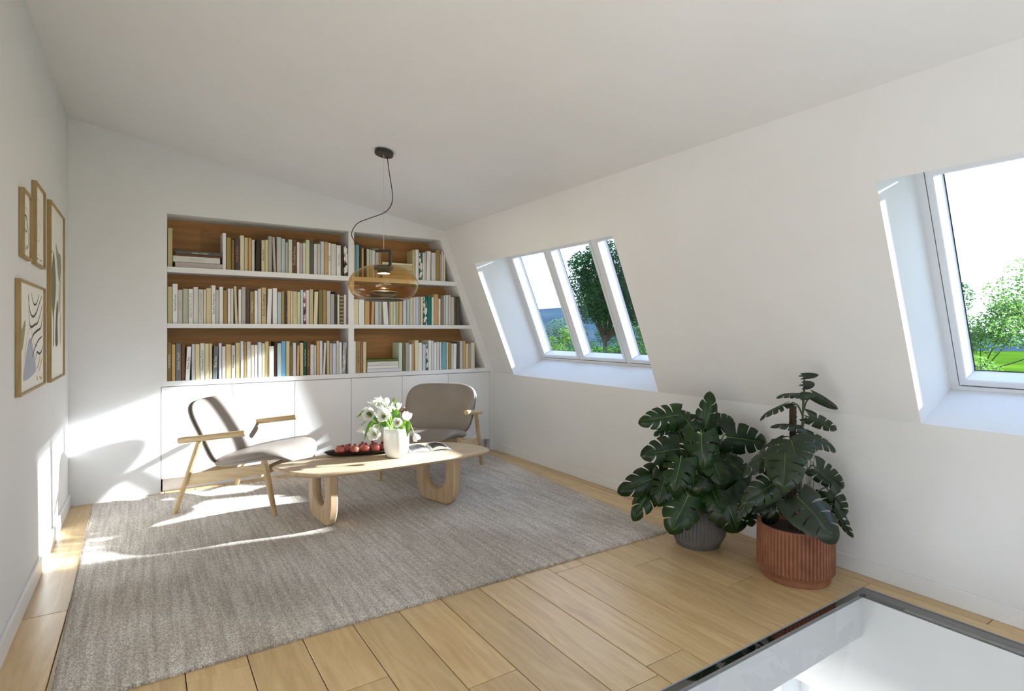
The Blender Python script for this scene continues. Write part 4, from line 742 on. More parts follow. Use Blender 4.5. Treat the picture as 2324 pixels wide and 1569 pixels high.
# tray
tr = thing('tray', 'long black boat-shaped tray of pomegranates', 'tray', (1.345, 4.015, ZT), (0, 0, math.radians(-13)))
bm = bmesh.new(); NXT, NYT = 30, 10; top = []; bot = []
for i in range(NXT+1):
    u = -1+2*i/NXT; hw = .085*(1-abs(u)**2.6)**.62+.002; A = []; B = []
    for j in range(NYT+1):
        v = -1+2*j/NYT; r = max(abs(v), abs(u)**2.2); z = .004+.026*r**3.2; x = .285*u; y = hw*v
        A.append(bm.verts.new((x, y, z+.004))); B.append(bm.verts.new((x*.99, y*.97, max(0, z-.003))))
    top.append(A); bot.append(B)
for i in range(NXT):
    for j in range(NYT): bm.faces.new((top[i][j], top[i][j+1], top[i+1][j+1], top[i+1][j])); bm.faces.new((bot[i][j], bot[i+1][j], bot[i+1][j+1], bot[i][j+1]))
for i in range(NXT):
    for j in (0, NYT): bm.faces.new((top[i][j], top[i+1][j], bot[i+1][j], bot[i][j]))
for j in range(NYT):
    for i in (0, NXT): bm.faces.new((top[i][j], top[i][j+1], bot[i][j+1], bot[i][j]))
bmesh.ops.recalc_face_normals(bm, faces=bm.faces[:]); obj('dish', bm, M_TRAY, tr, smooth=50)
M_POM = noise_mat('pomegranate_skin', (172, 76, 66), (222, 156, 128), (14, 14, 9), 1, 4, .32, spec=.5, lo=.35, hi=.72, c3=(198, 104, 90), objrand=.12)
M_POMC = noise_mat('pomegranate_crown', (120, 40, 36), (160, 80, 56), (40, 40, 40), 1, 3, .6)
pl_ = ['at the left tip of the black tray', 'second from the left, in the back row of the tray', 'single in the middle of the left half of the tray', 'in front of another, centre of the tray', 'at the back of the centre pair on the tray',
       'front one just left of the white vase', 'back one half hidden near the vase', 'last one touching the white vase']
def pomegranate(loc, r, rot, lab):
    t = thing('pomegranate', 'red pomegranate '+lab, 'pomegranate', loc, rot, 'pomegranates on the black tray')
    bm = bmesh.new(); bmesh.ops.create_uvsphere(bm, u_segments=24, v_segments=14, radius=r)
    for v in bm.verts:
        a = math.atan2(v.co.y, v.co.x); k = 1+.03*math.cos(a*6)*(1-abs(v.co.z/r)); v.co.x *= k; v.co.y *= k; v.co.z *= .90
    obj('body', bm, M_POM, t, smooth=True)
    bm = bmesh.new(); n_ = 12; A = []; B = []; C_ = []
    for k in range(n_):
        a = 2*PI*k/n_; A.append(bm.verts.new((.28*r*math.cos(a), .28*r*math.sin(a), .86*r))); B.append(bm.verts.new((.20*r*math.cos(a), .20*r*math.sin(a), 1.0*r)))
        q = .36 if k % 2 else .22; C_.append(bm.verts.new((q*r*math.cos(a), q*r*math.sin(a), (1.22 if k % 2 else 1.06)*r)))
    for k in range(n_): j = (k+1) % n_; bm.faces.new((A[k], A[j], B[j], B[k])); bm.faces.new((B[k], B[j], C_[j], C_[k]))
    obj('crown', bm, M_POMC, t, smooth=True)
rq = random.Random(2)
POMS = [(1.165, 4.035, .034), (1.232, 4.068, .031), (1.262, 3.995, .033), (1.335, 3.985, .034), (1.335, 4.055, .032), (1.405, 3.965, .032), (1.415, 4.033, .033), (1.478, 3.985, .033)]
for (x, y, r), lab in zip(POMS, pl_):
    r += .003; pomegranate((x, y, ZT+.009+r*.93), r, (rq.uniform(-.5, .5), rq.uniform(-.5, .5), rq.uniform(0, 6)), lab)
# open book
ob = thing('open_book', 'open photo book lying between the vase and the right tip of the table', 'book', (1.795, 3.905, ZT), (0, 0, math.radians(-12)))
M_COVER = noise_mat('grey_cover', (196, 198, 200), (186, 188, 190), (3, 3, 3), 2, 2, .6); M_PHOTO = noise_mat('dark_photo_print', (14, 14, 14), (60, 60, 58), (7, 9, 7), 1, 2, .25, lo=.4, hi=.8, spec=.6)
M_PHOTO2 = noise_mat('grey_photo_print', (120, 120, 122), (196, 196, 196), (9, 5, 7), 1, 3, .3, lo=.35, hi=.65)
obj('cover', box((-.165, -.105, 0), (.165, .105, .0035), .001, 1), M_COVER, ob)
for s in (-1, 1):
    bm = bmesh.new(); up = []; dn = []
    for i in range(17):
        u = i/16; x = s*(.004+.150*u); z = .004+.030*math.sin(min(1, u*1.6+.12)*PI*.5)*(1-u**2.2)+.004; 
        if s < 0: z *= .8
        up.append([bm.verts.new((x, y, z)) for y in (-.098, .098)]); dn.append([bm.verts.new((x*1.0, y, .0037+ (0.010*(math.sin(PI*u)) if s > 0 else .004*math.sin(PI*u)))) for y in (-.098, .098)])
    for i in range(16):
        for q in ((up[i][0], up[i][1], up[i+1][1], up[i+1][0]), (dn[i][0], dn[i+1][0], dn[i+1][1], dn[i][1]), (up[i][0], up[i+1][0], dn[i+1][0], dn[i][0]), (up[i][1], dn[i][1], dn[i+1][1], up[i+1][1])): bm.faces.new(q)
    for i in (0, 16): bm.faces.new((up[i][0], up[i][1], dn[i][1], dn[i][0]))
    bmesh.ops.recalc_face_normals(bm, faces=bm.faces[:]); obj('page_block', bm, M_PAPER, ob, smooth=40)
    bm = bmesh.new(); pr = None
    for i in range(13):
        u = .10+.78*i/12; x = s*(.004+.150*u); z = .004+.030*math.sin(min(1, u*1.6+.12)*PI*.5)*(1-u**2.2)+.004
        if s < 0: z *= .8
        q = [bm.verts.new((x, y, z+.0006)) for y in (-.085, .085)]
        if pr: bm.faces.new((pr[0], q[0], q[1], pr[1]))
        pr = q
    obj('photo_page', bm, M_PHOTO if s > 0 else M_PHOTO2, ob, smooth=True)

# ---- tulips
M_PETAL = noise_mat('tulip_petal', (246, 245, 240), (238, 238, 228), (30, 30, 30), 1, 3, .5, spec=.3)
M_PETAL.node_tree.nodes['Principled BSDF'].inputs['Subsurface Weight'].default_value = .0
M_STAMEN = mat('tulip_stamen', (150, 142, 50), .7); M_STEM = noise_mat('tulip_stem', (130, 172, 60), (160, 196, 92), (8, 8, 8), 1, 2, .5)
M_TLEAF = noise_mat('tulip_leaf', (64, 110, 34), (108, 150, 62), (30, 30, 4), 1, 3, .45, spec=.4)
def translucent(m, f, col):
    t = m.node_tree; n = t.nodes; l = t.links; o = n['Material Output']; tr = n.new('ShaderNodeBsdfTranslucent'); tr.inputs[0].default_value = s2l(col); mx = n.new('ShaderNodeMixShader'); mx.inputs[0].default_value = f
    l.new(n['Principled BSDF'].outputs[0], mx.inputs[1]); l.new(tr.outputs[0], mx.inputs[2]); l.new(mx.outputs[0], o.inputs[0])
translucent(M_PETAL, .3, (248, 248, 240)); translucent(M_TLEAF, .35, (120, 165, 50))
def bloom_mesh(openn, seed):
    q = random.Random(seed); bm = bmesh.new()
    for k in range(6):
        a0 = k*PI/3+(.12 if k % 2 else 0)+q.uniform(-.08, .08); inner = k % 2; hgt = 1.0+q.uniform(-.06, .08); G = []
        for i in range(8):
            v = i/7; r = (.10+.58*math.sin(min(1, v*1.25)*PI/2)**.8+(openn-.35)*v**2.2)*(.92 if inner else 1); z = hgt*(v*1.35-.12*openn*v*v)
            wv = (.62*math.sin(PI*min(1, .10+v*.86))**.75) if v < 1 else .03
            row = []
            for j in range(5):
                s = -1+j/2; a = a0+s*wv/max(r, .25)*.80; rr = r*(1-.10*s*s*0+.06*s*s)
                row.append(bm.verts.new((rr*math.cos(a), rr*math.sin(a), z-.05*abs(s)*v)))
            G.append(row)
        for i in range(7):
            for j in range(4): bm.faces.new((G[i][j], G[i][j+1], G[i+1][j+1], G[i+1][j]))
    me = bpy.data.meshes.new('bloom'); bm.to_mesh(me); bm.free(); me.materials.append(M_PETAL); me.polygons.foreach_set('use_smooth', [True]*len(me.polygons)); return me
def stamen_mesh():
    bm = bmesh.new()
    for k in range(7):
        a = 2*PI*k/6; r = .22 if k < 6 else 0
        tube([(r*.3*math.cos(a), r*.3*math.sin(a), .05), (r*.8*math.cos(a), r*.8*math.sin(a), .4), (r*1.3*math.cos(a), r*1.3*math.sin(a), .75)], [.035, .035, .05], 5, bm)
    me = bpy.data.meshes.new('stamens'); bm.to_mesh(me); bm.free(); me.materials.append(M_STAMEN); return me
BL_ = [bloom_mesh(.30, 1), bloom_mesh(.50, 2), bloom_mesh(.66, 3)]; ST_ = stamen_mesh()
VT = Vector((1.503, 3.805, ZT+.20)); CAMP = Vector((0, 0, 1.3))
TL = ['white tulip at the upper left of the bouquet', 'white tulip at the very top of the bouquet', 'white tulip at the top, right of the highest one', 'white tulip at the upper right under an upright leaf tip', 'white tulip at the right edge of the bouquet against the armchair',
      'wide open white tulip showing yellow stamens, left of centre', 'wide open white tulip showing stamens in the centre of the bouquet', 'small white tulip just above the rim of the vase', 'white tulip at the far left of the bouquet', 'drooping white tulip at the lower left edge',
      'drooping open white tulip hanging left of the vase', 'single white tulip hanging down right of the vase over the book', 'white tulip behind the centre one, middle of the bouquet', 'half hidden white tulip low on the left, above the drooping leaf', 'half hidden white tulip between the upper left ones', 'half hidden white tulip behind the upper right ones']
for i, (pos, r) in enumerate(TULIPS):
    p = Vector(pos); base = VT+Vector((rq.uniform(-.045, .045), rq.uniform(-.045, .045), -.16)); out = (p-VT); out.z *= .8; d = out.normalized()
    droop = i in (9, 10, 11); tocam = (CAMP-p).normalized()
    if i in (5, 6, 7, 10): d = (d*.25+tocam*.9+Vector((0, 0, .1))).normalized()
    elif i == 11: d = Vector((.35, -.25, -.85)).normalized()
    elif i == 9: d = Vector((-.3, -.2, -.9)).normalized()
    else: d = (d*.7+Vector((0, 0, .55))+tocam*.25).normalized()
    t = thing('tulip', TL[i], 'flower', base, group='white tulips in the ceramic vase'); R1 = r*1.22
    s0 = p-d*R1*.7
    kind = 2 if i in (5, 6, 10) else (1 if i in (7, 0, 3, 8) else 0)
    b_ = obj('bloom', BL_[kind], None, t); b_.matrix_parent_inverse = Matrix.Identity(4)
    b_.location = s0-base; b_.rotation_euler = d.to_track_quat('Z', 'Y').to_euler(); b_.scale = (R1,)*3
    if kind: s_ = obj('stamens', ST_, None, t); s_.location = s0-base; s_.rotation_euler = b_.rotation_euler; s_.scale = (R1,)*3
    rimp = VT+Vector((out.x, out.y, 0)).normalized()*.055+Vector((0, 0, .02)) if out.xy.length > .08 else VT+Vector((out.x*.5, out.y*.5, .0))
    mid = (rimp+s0)/2+Vector((0, 0, .03 if not droop else .07))
    obj('stem', tube(spline([base-base, rimp-base, mid-base, s0-d*.012-base, s0-base], 5), .0034, 7), M_STEM, t, smooth=True)
def blade(a, b, w, droop=.03):
    a, b = Vector(a), Vector(b); L = (b-a).length; d = (b-a).normalized(); view = (CAMP-a).normalized(); side = d.cross(view).normalized(); bm = bmesh.new(); G = []
    for i in range(9):
        v = i/8; c = a+d*L*v+Vector((0, 0, droop*math.sin(PI*v)*1.2)); ww = w*math.sin(PI*min(1, .18+v*.82))**.8*(1 if v < .99 else .1)
        G.append([bm.verts.new(c+side*ww*s-view*(.25*ww)*(1-abs(s))) for s in (-1, -.5, 0, .5, 1)])
    for i in range(8):
        for j in range(4): bm.faces.new((G[i][j], G[i][j+1], G[i+1][j+1], G[i+1][j]))
    return bm
TLL = ['dark green tulip leaf pointing far left', 'tulip leaf hanging down at the lower left of the bouquet', 'tulip leaf standing up at the top right of the bouquet', 'pointed green tulip leaf upright in front of the right blooms', 'bright green tulip leaf hanging over the right rim of the vase',
       'tulip leaf curving left under the open blooms', 'pale sunlit tulip leaf over the left rim of the vase', 'short tulip leaf leaning right above the rim', 'tulip leaf upright in the middle of the bouquet', 'tulip leaf half hidden behind the central bloom']
for i, (a, b, w) in enumerate(TULIP_LEAVES):
    back = Vector((.21, .52, 0)).normalized()*(.075 if i in (5, 8, 9) else (.03 if i == 6 else 0)); a = Vector(a)+back; b = Vector(b)+back
    t = obj('tulip_leaf', blade(a, b, w, .05 if i in (0, 1, 5, 6) else (.03 if i == 4 else .01)), M_TLEAF, smooth=True, label=TLL[i], category='leaf', group='leaves of the tulip bouquet')

# ================================================================ pendant lamp
LX, LY = 1.372, 3.705; zt = zc(LX)
lp = thing('pendant_lamp', 'amber glass pendant lamp with black bracket, hanging above the coffee table', 'lamp', (LX, LY, 1.505))
bm = lathe([(0, 0), (.062, 0), (.064, .003), (.064, .024), (0, .024)], 48); ca = obj('canopy', bm, M_BLACKM, lp, smooth=50)
ca.location = (0, 0, zt-.0315-1.505); ca.rotation_euler = (0, math.atan(.539/3.057), 0)
HZ = zt-1.505-.03
FWD = Vector((.5488, .8360, 0)); RGT = Vector((.8360, -.5488, 0))
obj('suspension_wire', tube([(0, 0, HZ), (0, 0, HZ-.656)], .0017, 6), M_WIRE, lp)
def lc(px, py):                                        # cord path measured across and up, in metres
    return RGT*px+Vector((0, 0, py))
cpts = [lc(x, HZ-y) for x, y in ((.022, -.004), (.030, .060), (.039, .129), (.054, .220), (.061, .298), (.046, .357), (-.001, .402), (-.094, .437), (-.175, .470), (-.215, .520), (-.219, .564), (-.189, .608), (-.130, .641), (-.053, .660))]
obj('cord', tube(spline(cpts, 8), .0030, 8), mat('black_cord', (34, 31, 29), .6), lp, smooth=True)
SH = .247; zb_ = HZ-.664
def bar(a, b, w):
    a, b = Vector(a), Vector(b); d = (b-a).normalized(); s = Vector((d.z, 0, -d.x)) if False else d.cross(FWD).normalized(); bm = bmesh.new(); q = []
    for p in (a, b): q.append([bm.verts.new(p+s*x*w+FWD*y*w) for x, y in ((-1, -1), (1, -1), (1, 1), (-1, 1))])
    for i in range(4): bm.faces.new((q[0][i], q[0][(i+1) % 4], q[1][(i+1) % 4], q[1][i]))
    bm.faces.new(q[0][::-1]); bm.faces.new(q[1]); bmesh.ops.recalc_face_normals(bm, faces=bm.faces[:]); return bm
bm = bar(lc(-.053, zb_), lc(.053, zb_), .009); b2 = bar(lc(.044, zb_-.009), lc(.044, SH-.01), .009); me2 = bpy.data.meshes.new('t'); b2.to_mesh(me2); b2.free(); bm.from_mesh(me2); bpy.data.meshes.remove(me2)
obj('bracket', bm, M_BLACKM, lp)
prof = [(.09, SH-.004), (.12, SH-.012), (.165, SH-.032), (.205, SH-.062), (.229, SH-.098), (.2365, SH-.125), (.234, SH-.155), (.220, SH-.190), (.195, SH-.218), (.165, SH-.234), (.135, SH-.2405)]
prof = [(.066, SH-.001)]+prof; pp = [Vector((a, 0, b)) for a, b in prof]; pp = spline(pp, 4)
obj('glass_shade', lathe([(p.x, p.z) for p in pp], 96), M_AMBER, lp, smooth=True)
obj('socket', lathe([(0, SH-.002), (.064, SH-.002), (.066, SH-.005), (.066, SH-.034), (.046, SH-.036), (.045, SH-.056), (.0, SH-.056)], 48), M_BLACKM, lp, smooth=50)
obj('light_disc', lathe([(0, SH-.0562), (.040, SH-.0562), (.040, SH-.058), (0, SH-.058)], 40), emit('lamp_disc', (1, .86, .66, 1), 3.5), lp)
pd = bpy.data.lights.new('pendant_bulb', 'POINT'); pd.energy = 17; pd.shadow_soft_size = .012; pd.color = (.92, .95, 1); po = bpy.data.objects.new('pendant_bulb', pd); COL.objects.link(po); po.location = (LX, LY, 1.505+SH-.074)
obj('lower_ring', lathe([(0, .020), (.10, .018), (.134, .013), (.136, .008), (.130, .001), (.10, -.002), (0, -.002)], 64), M_BLACKM, lp, smooth=50)

obj('inner_cup', lathe([(.088, .019), (.090, .022), (.090, .062), (.086, .064), (.084, .060), (.084, .024), (0, .024)], 48), M_BLACKM, lp, smooth=50)

# ================================================================ monstera plants
def leaf_mesh(seed, nl=4, split=.42, holes=True):
    """split leaf: length 1 along +y; each side is a row of lobes swept towards the tip, with slits or closed holes between them"""
    q = random.Random(seed); bm = bmesh.new()
    def pt(s, t, r):
        w = .58*math.sin(PI*(.13+.87*t)**.66)**.62*(1-.18*t); y0 = .90*t
        sweep = -.24*(1-t)**2.2*r+.42*(t**.8)*(1-t*.8)*r**1.9
        x = s*w*r*(1-.06*r); y = y0+sweep; z = .09*r-.30*r*r*(.6+.4*t)-.26*t*t*(1-.3*r)-.03*math.sin(t*PI*2)*r
        return (x, y, z)
    for s in (-1, 1):
        bounds = [0]+[(k+q.uniform(-.10, .14))/nl*.94 for k in range(1, nl)]+[1]
        kinds = [q.choice('oooh') if holes else 'n' for _ in range(nl)]; sps = [min(.72, split+q.uniform(-.06, .22)) for _ in range(nl+1)]; gw = [q.uniform(.007, .018) for _ in range(nl+1)]
        def gapf(k, r):
            if k <= 0 or k >= nl: return 0
            kd = kinds[k-1]; s0 = sps[k]
            if kd == 'n' or r < s0: return 0
            f = (r-s0)/(1-s0)
            if kd == 'h': return gw[k]*2.0*math.sin(PI*min(1, f/.82)) if f < .82 else 0
            return gw[k]*(min(1, f*2.2)**.6+.9*f*f)
        for k in range(nl):
            a, b = bounds[k], bounds[k+1]; cols = 9; G = []
            for i in range(cols+1):
                r = i/cols; ta = a+gapf(k, r); tb = b-gapf(k+1, r); row = []
                for j in range(5):
                    u = j/4; t = ta+(tb-ta)*u; bulge = (.06*math.sin(PI*u)-.05)*(r**4) if nl > 1 else 0
                    row.append(bm.verts.new(pt(s, t, r*(1+bulge*(1 if gapf(k, 1)+gapf(k+1, 1) > 0 else .3)))))
                G.append(row)
            for i in range(cols):
                for j in range(4):
                    v = (G[i][j], G[i][j+1], G[i+1][j+1], G[i+1][j]) if s > 0 else (G[i][j], G[i+1][j], G[i+1][j+1], G[i][j+1])
                    bm.faces.new(v)
    bmesh.ops.remove_doubles(bm, verts=bm.verts[:], dist=.0008)
    for f in bm.faces: f.material_index = 0
    pr = None                                          # pale midrib
    for i in range(11):
        t = i/10; x, y, z = pt(1, t, 0); w = .010*(1-.8*t)
        v = [bm.verts.new((-w, y, z+.003)), bm.verts.new((0, y, z+.012*(1-t)+.003)), bm.verts.new((w, y, z+.003))]
        if pr:
            for j in range(2): f = bm.faces.new((pr[j], pr[j+1], v[j+1], v[j])); f.material_index = 1
        pr = v
    me = bpy.data.meshes.new('leaf'); bm.normal_update(); bm.to_mesh(me); bm.free()
    me.polygons.foreach_set('use_smooth', [True]*len(me.polygons)); return me
M_LEAFA = noise_mat('monstera_leaf', (11, 32, 9), (28, 58, 16), (5, 5, 5), 1, 4, .30, spec=.38, objrand=.3, bump=.15)
M_LEAFB = noise_mat('monstera_leaf_dull', (24, 37, 20), (40, 54, 31), (5, 5, 5), 1, 4, .28, spec=.42, objrand=.22, bump=.15)
M_RIB = mat('leaf_midrib', (110, 150, 60), .45); M_PET = noise_mat('petiole', (74, 108, 40), (96, 132, 54), (20, 20, 20), 1, 2, .45); M_PET2 = noise_mat('dark_petiole', (48, 56, 34), (64, 72, 44), (20, 20, 20), 1, 2, .5)
def leaf_set(M, rib):
    r = []
    for k, (nl, sp_) in enumerate(((4, .24), (5, .28), (5, .34), (4, .20), )):
        me = leaf_mesh(20+k, nl, sp_); me.materials.append(M); me.materials.append(rib); r.append(me)
    me = leaf_mesh(40, 2, .97, False); me.materials.append(M); me.materials.append(rib); r.append(me)
    return r
LA = leaf_set(M_LEAFA, M_RIB); LB = leaf_set(M_LEAFB, mat('leaf_midrib_dull', (84, 104, 58), .45))
def place_leaf(plant, org, a, b, w, roll, meshes, k, stem_from, pm, pr_=.0045, small=False):
    a, b = Vector(a), Vector(b); L = (b-a).length; y = (b-a).normalized(); view = (CAMP-a).normalized()
    n_ = (view+Vector((0, 0, .55))); n_ = (n_-y*n_.dot(y)).normalized(); n_ = Matrix.Rotation(math.radians(roll), 3, y) @ n_; x = y.cross(n_).normalized(); n_ = x.cross(y)
    m = Matrix((x, y, n_)).transposed().to_4x4()
    o = obj('leaf', meshes[4 if small else k % 4], None, plant); sx_ = w/1.0; sc = Matrix.Diagonal((sx_, L*1.02, (sx_+L)*.5, 1))
    o.matrix_local = Matrix.Translation(a-org) @ m @ sc
    s0 = Vector(stem_from); mid = s0*.42+a*.58+Vector((0, 0, .03+.05*(a-s0).xy.length))
    obj('petiole', tube(spline([s0-org, (s0*.55+mid*.45)-org+Vector((0, 0, .02)), mid-org, a-y*.022-n_*.012-org, a+y*.01-n_*.003-org], 4), [pr_*1.3]*6+[pr_]*11, 6), pm, plant, smooth=True)
def ribs(n, amp, i0, i1):
    return lambda i, k: (amp*(1 if (k % 8) in (1, 2, 3, 4, 5) else -1) if i0 <= i <= i1 else 0)
PA = Vector((2.812, 2.222, 0))
pa = thing('potted_monstera', 'bushy dark green monstera in a ribbed grey pot, left of the two plants', 'potted plant', PA)
M_POTG = noise_mat('grey_clay', (112, 108, 106), (98, 94, 92), (8, 8, 8), 1, 4, .75, spec=.3)
profp = [(0, .004), (.112, .004), (.118, .0), (.124, .004), (.148, .052), (.160, .078), (.1605, .095), (.150, .15), (.138, .20), (.130, .238), (.128, .242), (.120, .240), (.118, .20), (.0, .20)]
obj('pot', lathe(profp, 384, ribs(384, .020, 5, 9)), M_POTG, pa, smooth=35)
obj('soil', lathe([(0, .214), (.06, .216), (.1195, .210), (.1195, .203), (0, .203)], 32), M_SOIL, pa)
rl = random.Random(9)
for k, (a, b, w, roll) in enumerate(LEAVES_A):
    s0 = PA+Vector((rl.uniform(-.05, .05), rl.uniform(-.05, .05), .212))
    place_leaf(pa, PA, a, b, w*1.04, roll*.8+rl.uniform(-6, 6), LA, k, s0, M_PET)
for k in range(7):                                     # inner and rear leaves, mostly in shadow
    an = rl.uniform(0, 2*PI); z = rl.uniform(.34, .72); rad = rl.uniform(.08, .20); a = PA+Vector((rad*math.cos(an), rad*math.sin(an), z)); b = a+Vector((.15*math.cos(an), .15*math.sin(an), -.07))
    if b.x > 3.12: a.x -= .15; b.x -= .2
    place_leaf(pa, PA, a, b, .17, rl.uniform(-25, 25), LA, k, PA+Vector((rl.uniform(-.05, .05), rl.uniform(-.05, .05), .212)), M_PET)
PB = Vector((2.878, 1.650, 0))
pb = thing('potted_monstera', 'tall monstera on a moss pole in a ribbed terracotta pot, nearest the glass floor', 'potted plant', PB)
M_POTT = noise_mat('terracotta', (156, 106, 82), (130, 84, 64), (14, 14, 14), 1, 7, .8, spec=.25, c3=(147, 98, 75), lo=.3, hi=.72)
profp = [(0, .005), (.155, .005), (.160, .0), (.164, .004), (.168, .030), (.170, .032), (.180, .046), (.184, .056), (.1845, .12), (.1845, .20), (.184, .262), (.184, .276), (.182, .280), (.168, .280), (.165, .276), (.164, .23), (0, .23)]
obj('pot', lathe(profp, 512, ribs(512, .018, 7, 10)), M_POTT, pb, smooth=35)
obj('soil', lathe([(0, .248), (.1, .247), (.1638, .242), (.1638, .235), (0, .235)], 32), M_SOIL, pb)
bm = bmesh.new(); rm = random.Random(4); prof = []
for i in range(60): prof.append((.0165+rm.uniform(-.002, .002), .24+i*.66/59))
bm = lathe(prof, 20, lambda i, k: rm.uniform(-.16, .16)); o = obj('moss_pole', bm, noise_mat('moss_fibre', (44, 34, 24), (78, 60, 40), (60, 60, 20), 1, 5, .95, bump=.5), pb, smooth=True); o.location = (-.012, .005, 0)
stem = spline([(.0, -.02, .24), (-.004, -.03, .40), (.006, -.028, .60), (.014, -.03, .74), (.020, -.032, .88), (.026, -.036, 1.0)], 8)
obj('main_stem', tube(stem, [.010-.006*i/len(stem) for i in range(len(stem))], 8), M_PET2, pb, smooth=True)
for z in (.36, .52, .66):
    obj('pole_tie', lathe([(.021, z), (.022, z+.004), (.021, z+.008)], 20), M_PIPE, pb).location = (-.008, -.005, 0)
for k in range(5):
    x = .03+.02*k; ph = k*1.3
    obj('aerial_root', tube(spline([(.02, -.03, .80-.05*k)]+[(.02+x*(1-j/7)+.012*math.sin(ph+j*1.7), -.04+.01*math.cos(ph+j), .80-.05*k-.07*(j+1)) for j in range(6)]+[(.03, -.05, .25)], 5), .0014, 5), M_PET2, pb, smooth=True)
for k, (a, b, w, roll) in enumerate(LEAVES_B):
    av = Vector(a); zz = max(.27, min(.99, av.z-.05-.35*(av-PB).xy.length)); i = min(range(len(stem)), key=lambda q: abs(stem[q].z-zz))
    place_leaf(pb, PB, a, b, w*1.06, roll*.8, LB, k, PB+stem[i], M_PET2, .0034, small=(w < .05))

# ================================================================ outdoors
GZ = -3.2
M_MEADOW = noise_mat('meadow_grass', (50, 80, 18), (92, 124, 34), (1, 1, 1), .06, 6, .95, spec=0, c3=(70, 104, 26))
M_BOUNCE = noise_mat('pale_bounce', (170, 170, 172), (196, 196, 196), (1, 1, 1), 8, 6, .95)
obj('bounce_slab', box((3.9, -9, GZ), (13, 9.5, GZ+.12)), M_BOUNCE, kind='structure')  # pale slab added out of view to bounce neutral light onto the ceiling
M_HILL = noise_mat('wooded_hill_haze', (48, 66, 80), (68, 88, 100), (1, 1, 2.5), .06, 8, .95, spec=0, c3=(58, 76, 90))  # distance haze put into the blue of the hill colours
bm = bmesh.new(); v = [bm.verts.new(p) for p in ((4.6, -400, GZ), (600, -400, GZ), (600, 600, GZ), (4.6, 600, GZ))]; bm.faces.new(v)
bm2 = v
for q in (((-300, 6.5), (4.6, 600)), ((-300, -400), (4.6, -4))):
    vv = [bm.verts.new(p) for p in ((q[0][0], q[0][1], GZ), (q[1][0], q[0][1], GZ), (q[1][0], q[1][1], GZ), (q[0][0], q[1][1], GZ))]; bm.faces.new(vv)
obj('meadow', bm, M_MEADOW, kind='structure')
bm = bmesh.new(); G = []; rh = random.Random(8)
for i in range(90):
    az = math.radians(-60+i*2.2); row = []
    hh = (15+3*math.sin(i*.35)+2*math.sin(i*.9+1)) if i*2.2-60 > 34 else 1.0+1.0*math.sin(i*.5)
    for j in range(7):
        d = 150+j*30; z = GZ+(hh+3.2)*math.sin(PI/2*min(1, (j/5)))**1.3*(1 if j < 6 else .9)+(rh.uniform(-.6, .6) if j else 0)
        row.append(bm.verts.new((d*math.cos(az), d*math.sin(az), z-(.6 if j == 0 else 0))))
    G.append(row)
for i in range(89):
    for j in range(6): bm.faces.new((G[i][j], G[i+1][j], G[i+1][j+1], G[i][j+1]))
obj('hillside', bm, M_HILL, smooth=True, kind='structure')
M_BARK = noise_mat('bark', (52, 40, 34), (84, 66, 54), (12, 12, 3), 1, 5, .9)
def leafmat(n_, a, b): 
    m = noise_mat(n_, a, b, (1.2, 1.2, 1.2), 1, 4, .6, spec=.2); translucent(m, .35, tuple(min(255, int(v*1.35)) for v in b)); return m
M_T1 = leafmat('dark_tree_leaves', (20, 54, 30), (48, 88, 44)); M_T2 = leafmat('fresh_tree_leaves', (52, 88, 28), (98, 132, 52)); M_T3 = leafmat('pale_tree_leaves', (50, 86, 46), (92, 124, 62))
def tree(name, label, loc, trunk_h, blobs, n, size, m, seed, br=True):
    q = random.Random(seed); t = thing(name, label, 'tree', loc, group='trees outside the roof windows'); L = Vector(loc)
    bm = tube(spline([(0, 0, 0), (.05, .03, trunk_h*.5), (0, 0, trunk_h)], 6), [.17-.07*i/12 for i in range(13)], 8)
    for c, r in blobs:
        c = Vector(c); s0 = Vector((0, 0, trunk_h*.93)); tube([s0, (s0*.5+c*.5)+Vector((0, 0, -.1*r)), c], [.07, .045, .015] if m == M_T1 else [.022, .014, .007], 6, bm)
    obj('trunk', bm, M_BARK, t, smooth=True)
    V = []; F = []
    for c, r in blobs:
        for _ in range(int(n*r*r)):
            d = Vector((q.gauss(0, 1), q.gauss(0, 1), q.gauss(0, 1))).normalized()*r*(q.random()**.45); d.z *= .75; p = Vector(c)+d
            a = Vector((q.gauss(0, 1), q.gauss(0, 1), q.gauss(0, .7))).normalized(); b = a.cross(Vector((q.gauss(0, 1), q.gauss(0, 1), q.gauss(0, 1)))).normalized(); s = size*q.uniform(.6, 1.3); k = len(V)
            V += [p-a*s, p+b*s*.5, p+a*s, p-b*s*.5]; F.append((k, k+1, k+2, k+3))
    me = bpy.data.meshes.new('foliage'); me.from_pydata(V, [], F); me.materials.append(m); obj('foliage', me, None, t, kind='stuff')
    return t
tree('dense_tree', 'dark green tree with forked trunk in the middle pane of the triple window', (17.2, 18.6, GZ), 4.3,
     [((-.6, .4, 5.6), 1.1), ((.4, -.2, 5.4), 1.2), ((1.2, -1.0, 5.7), 1.3), ((0, 0, 6.8), 1.2), ((-.7, .6, 6.7), .8), ((1.0, -.6, 7.4), 1.0), ((.8, -.5, 8.0), .6), ((1.9, -1.4, 7.0), 1.1), ((.2, .1, 6.0), 1.4), ((1.2, -.9, 6.6), 1.3), ((-.7, .6, 7.5), .8), ((-.1, .1, 8.0), .8)], 2600, .06, M_T1, 1)
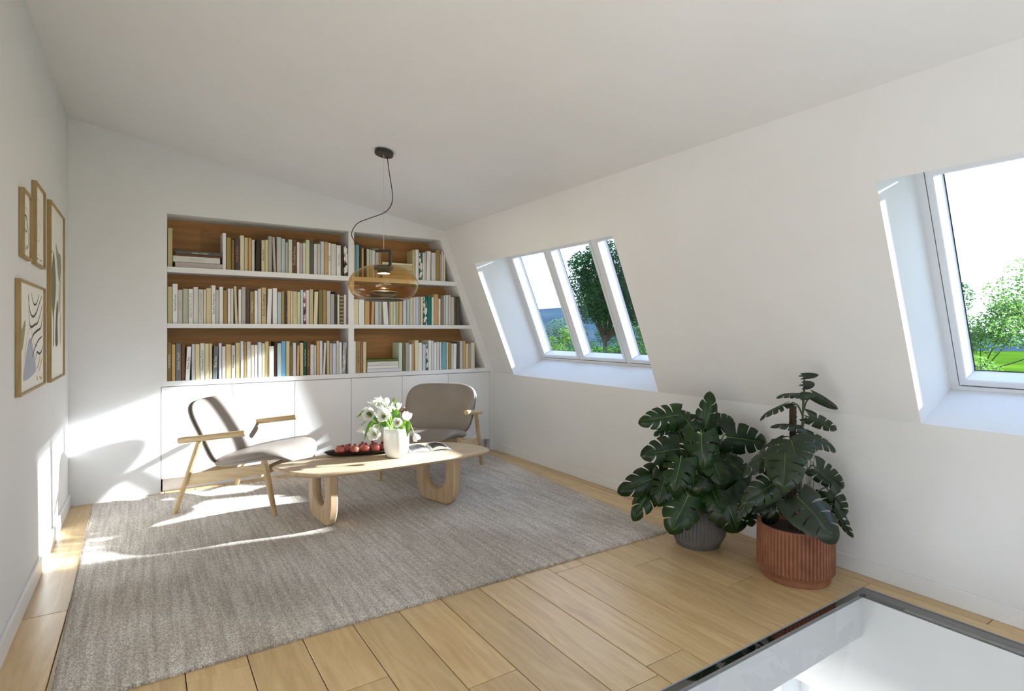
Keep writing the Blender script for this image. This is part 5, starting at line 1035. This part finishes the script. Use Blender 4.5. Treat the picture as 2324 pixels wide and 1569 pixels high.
tree('leafy_tree', 'lighter green tree filling the right pane of the triple window', (19.2, 17.0, GZ), 4.0,
     [((0, 0, 5.0), 1.4), ((.6, -.7, 6.8), 1.6), ((-.2, .2, 8.2), 1.4), ((1.4, -1.4, 5.4), 1.5), ((1.0, -1.0, 8.6), 1.4), ((-.3, .3, 9.6), 1.2), ((0, 0, 4.0), 1.3)], 1800, .075, M_T2, 2)
tree('bright_shrub', 'sunny light green bush low in the left pane of the triple window', (11.4, 15.0, GZ), 2.2,
     [((-.9, .8, 4.45), .55), ((-.5, .4, 4.0), .6), ((0, 0, 3.9), .6), ((.5, -.4, 4.35), .42), ((-.2, .2, 3.3), .8), ((-1.1, 1.0, 3.7), .8)], 3200, .042, M_T2, 3)
tree('bright_shrub', 'dark low bush under the forked tree outside', (14.2, 14.4, GZ), 2.0,
     [((0, 0, 3.55), .8), ((1.0, -.8, 3.5), .8), ((-.9, 1.0, 3.6), .8), ((2.0, -1.9, 3.7), 1.0)], 2600, .05, M_T1, 4)
tree('airy_tree', 'thin-leaved pale tree rising at the right edge of the nearest window', (20.0, 4.6, GZ), 4.0,
     [((0, 0, 6.0), .9), ((-.5, .6, 5.5), .7), ((.4, -.5, 6.5), .7), ((.6, -1.2, 5.6), 1.1), ((-.2, .4, 4.7), .8)], 800, .05, M_T3, 5)
tree('airy_tree', 'green rounded tree low in the nearest window', (22.0, 6.6, GZ), 3.4,
     [((0, 0, 4.4), .9), ((.5, -.8, 4.7), 1.0), ((-.2, .5, 4.2), .7), ((1.2, -2.0, 4.4), 1.2), ((.5, -.6, 5.2), .6)], 2400, .05, M_T3, 6)
tree('bright_shrub', 'pale bush at the lower left corner of the nearest window', (14.0, 4.35, GZ), 2.2,
     [((0, 0, 3.6), .55), ((-.2, .4, 3.2), .6), ((.2, -.5, 3.1), .5)], 3500, .03, M_T3, 7)
tree('bright_shrub', 'green bush at the lower right of the nearest window', (15.0, 3.4, GZ), 2.0,
     [((0, 0, 3.2), .7), ((.3, -.8, 3.3), .8)], 3000, .035, M_T1, 8)
tree('dense_tree', 'green tree far left beyond the nearest window', (30.0, 12.0, GZ), 4.0, [((0, 0, 5.4), 1.6), ((1, -1, 6.0), 1.5)], 1400, .07, M_T1, 9)
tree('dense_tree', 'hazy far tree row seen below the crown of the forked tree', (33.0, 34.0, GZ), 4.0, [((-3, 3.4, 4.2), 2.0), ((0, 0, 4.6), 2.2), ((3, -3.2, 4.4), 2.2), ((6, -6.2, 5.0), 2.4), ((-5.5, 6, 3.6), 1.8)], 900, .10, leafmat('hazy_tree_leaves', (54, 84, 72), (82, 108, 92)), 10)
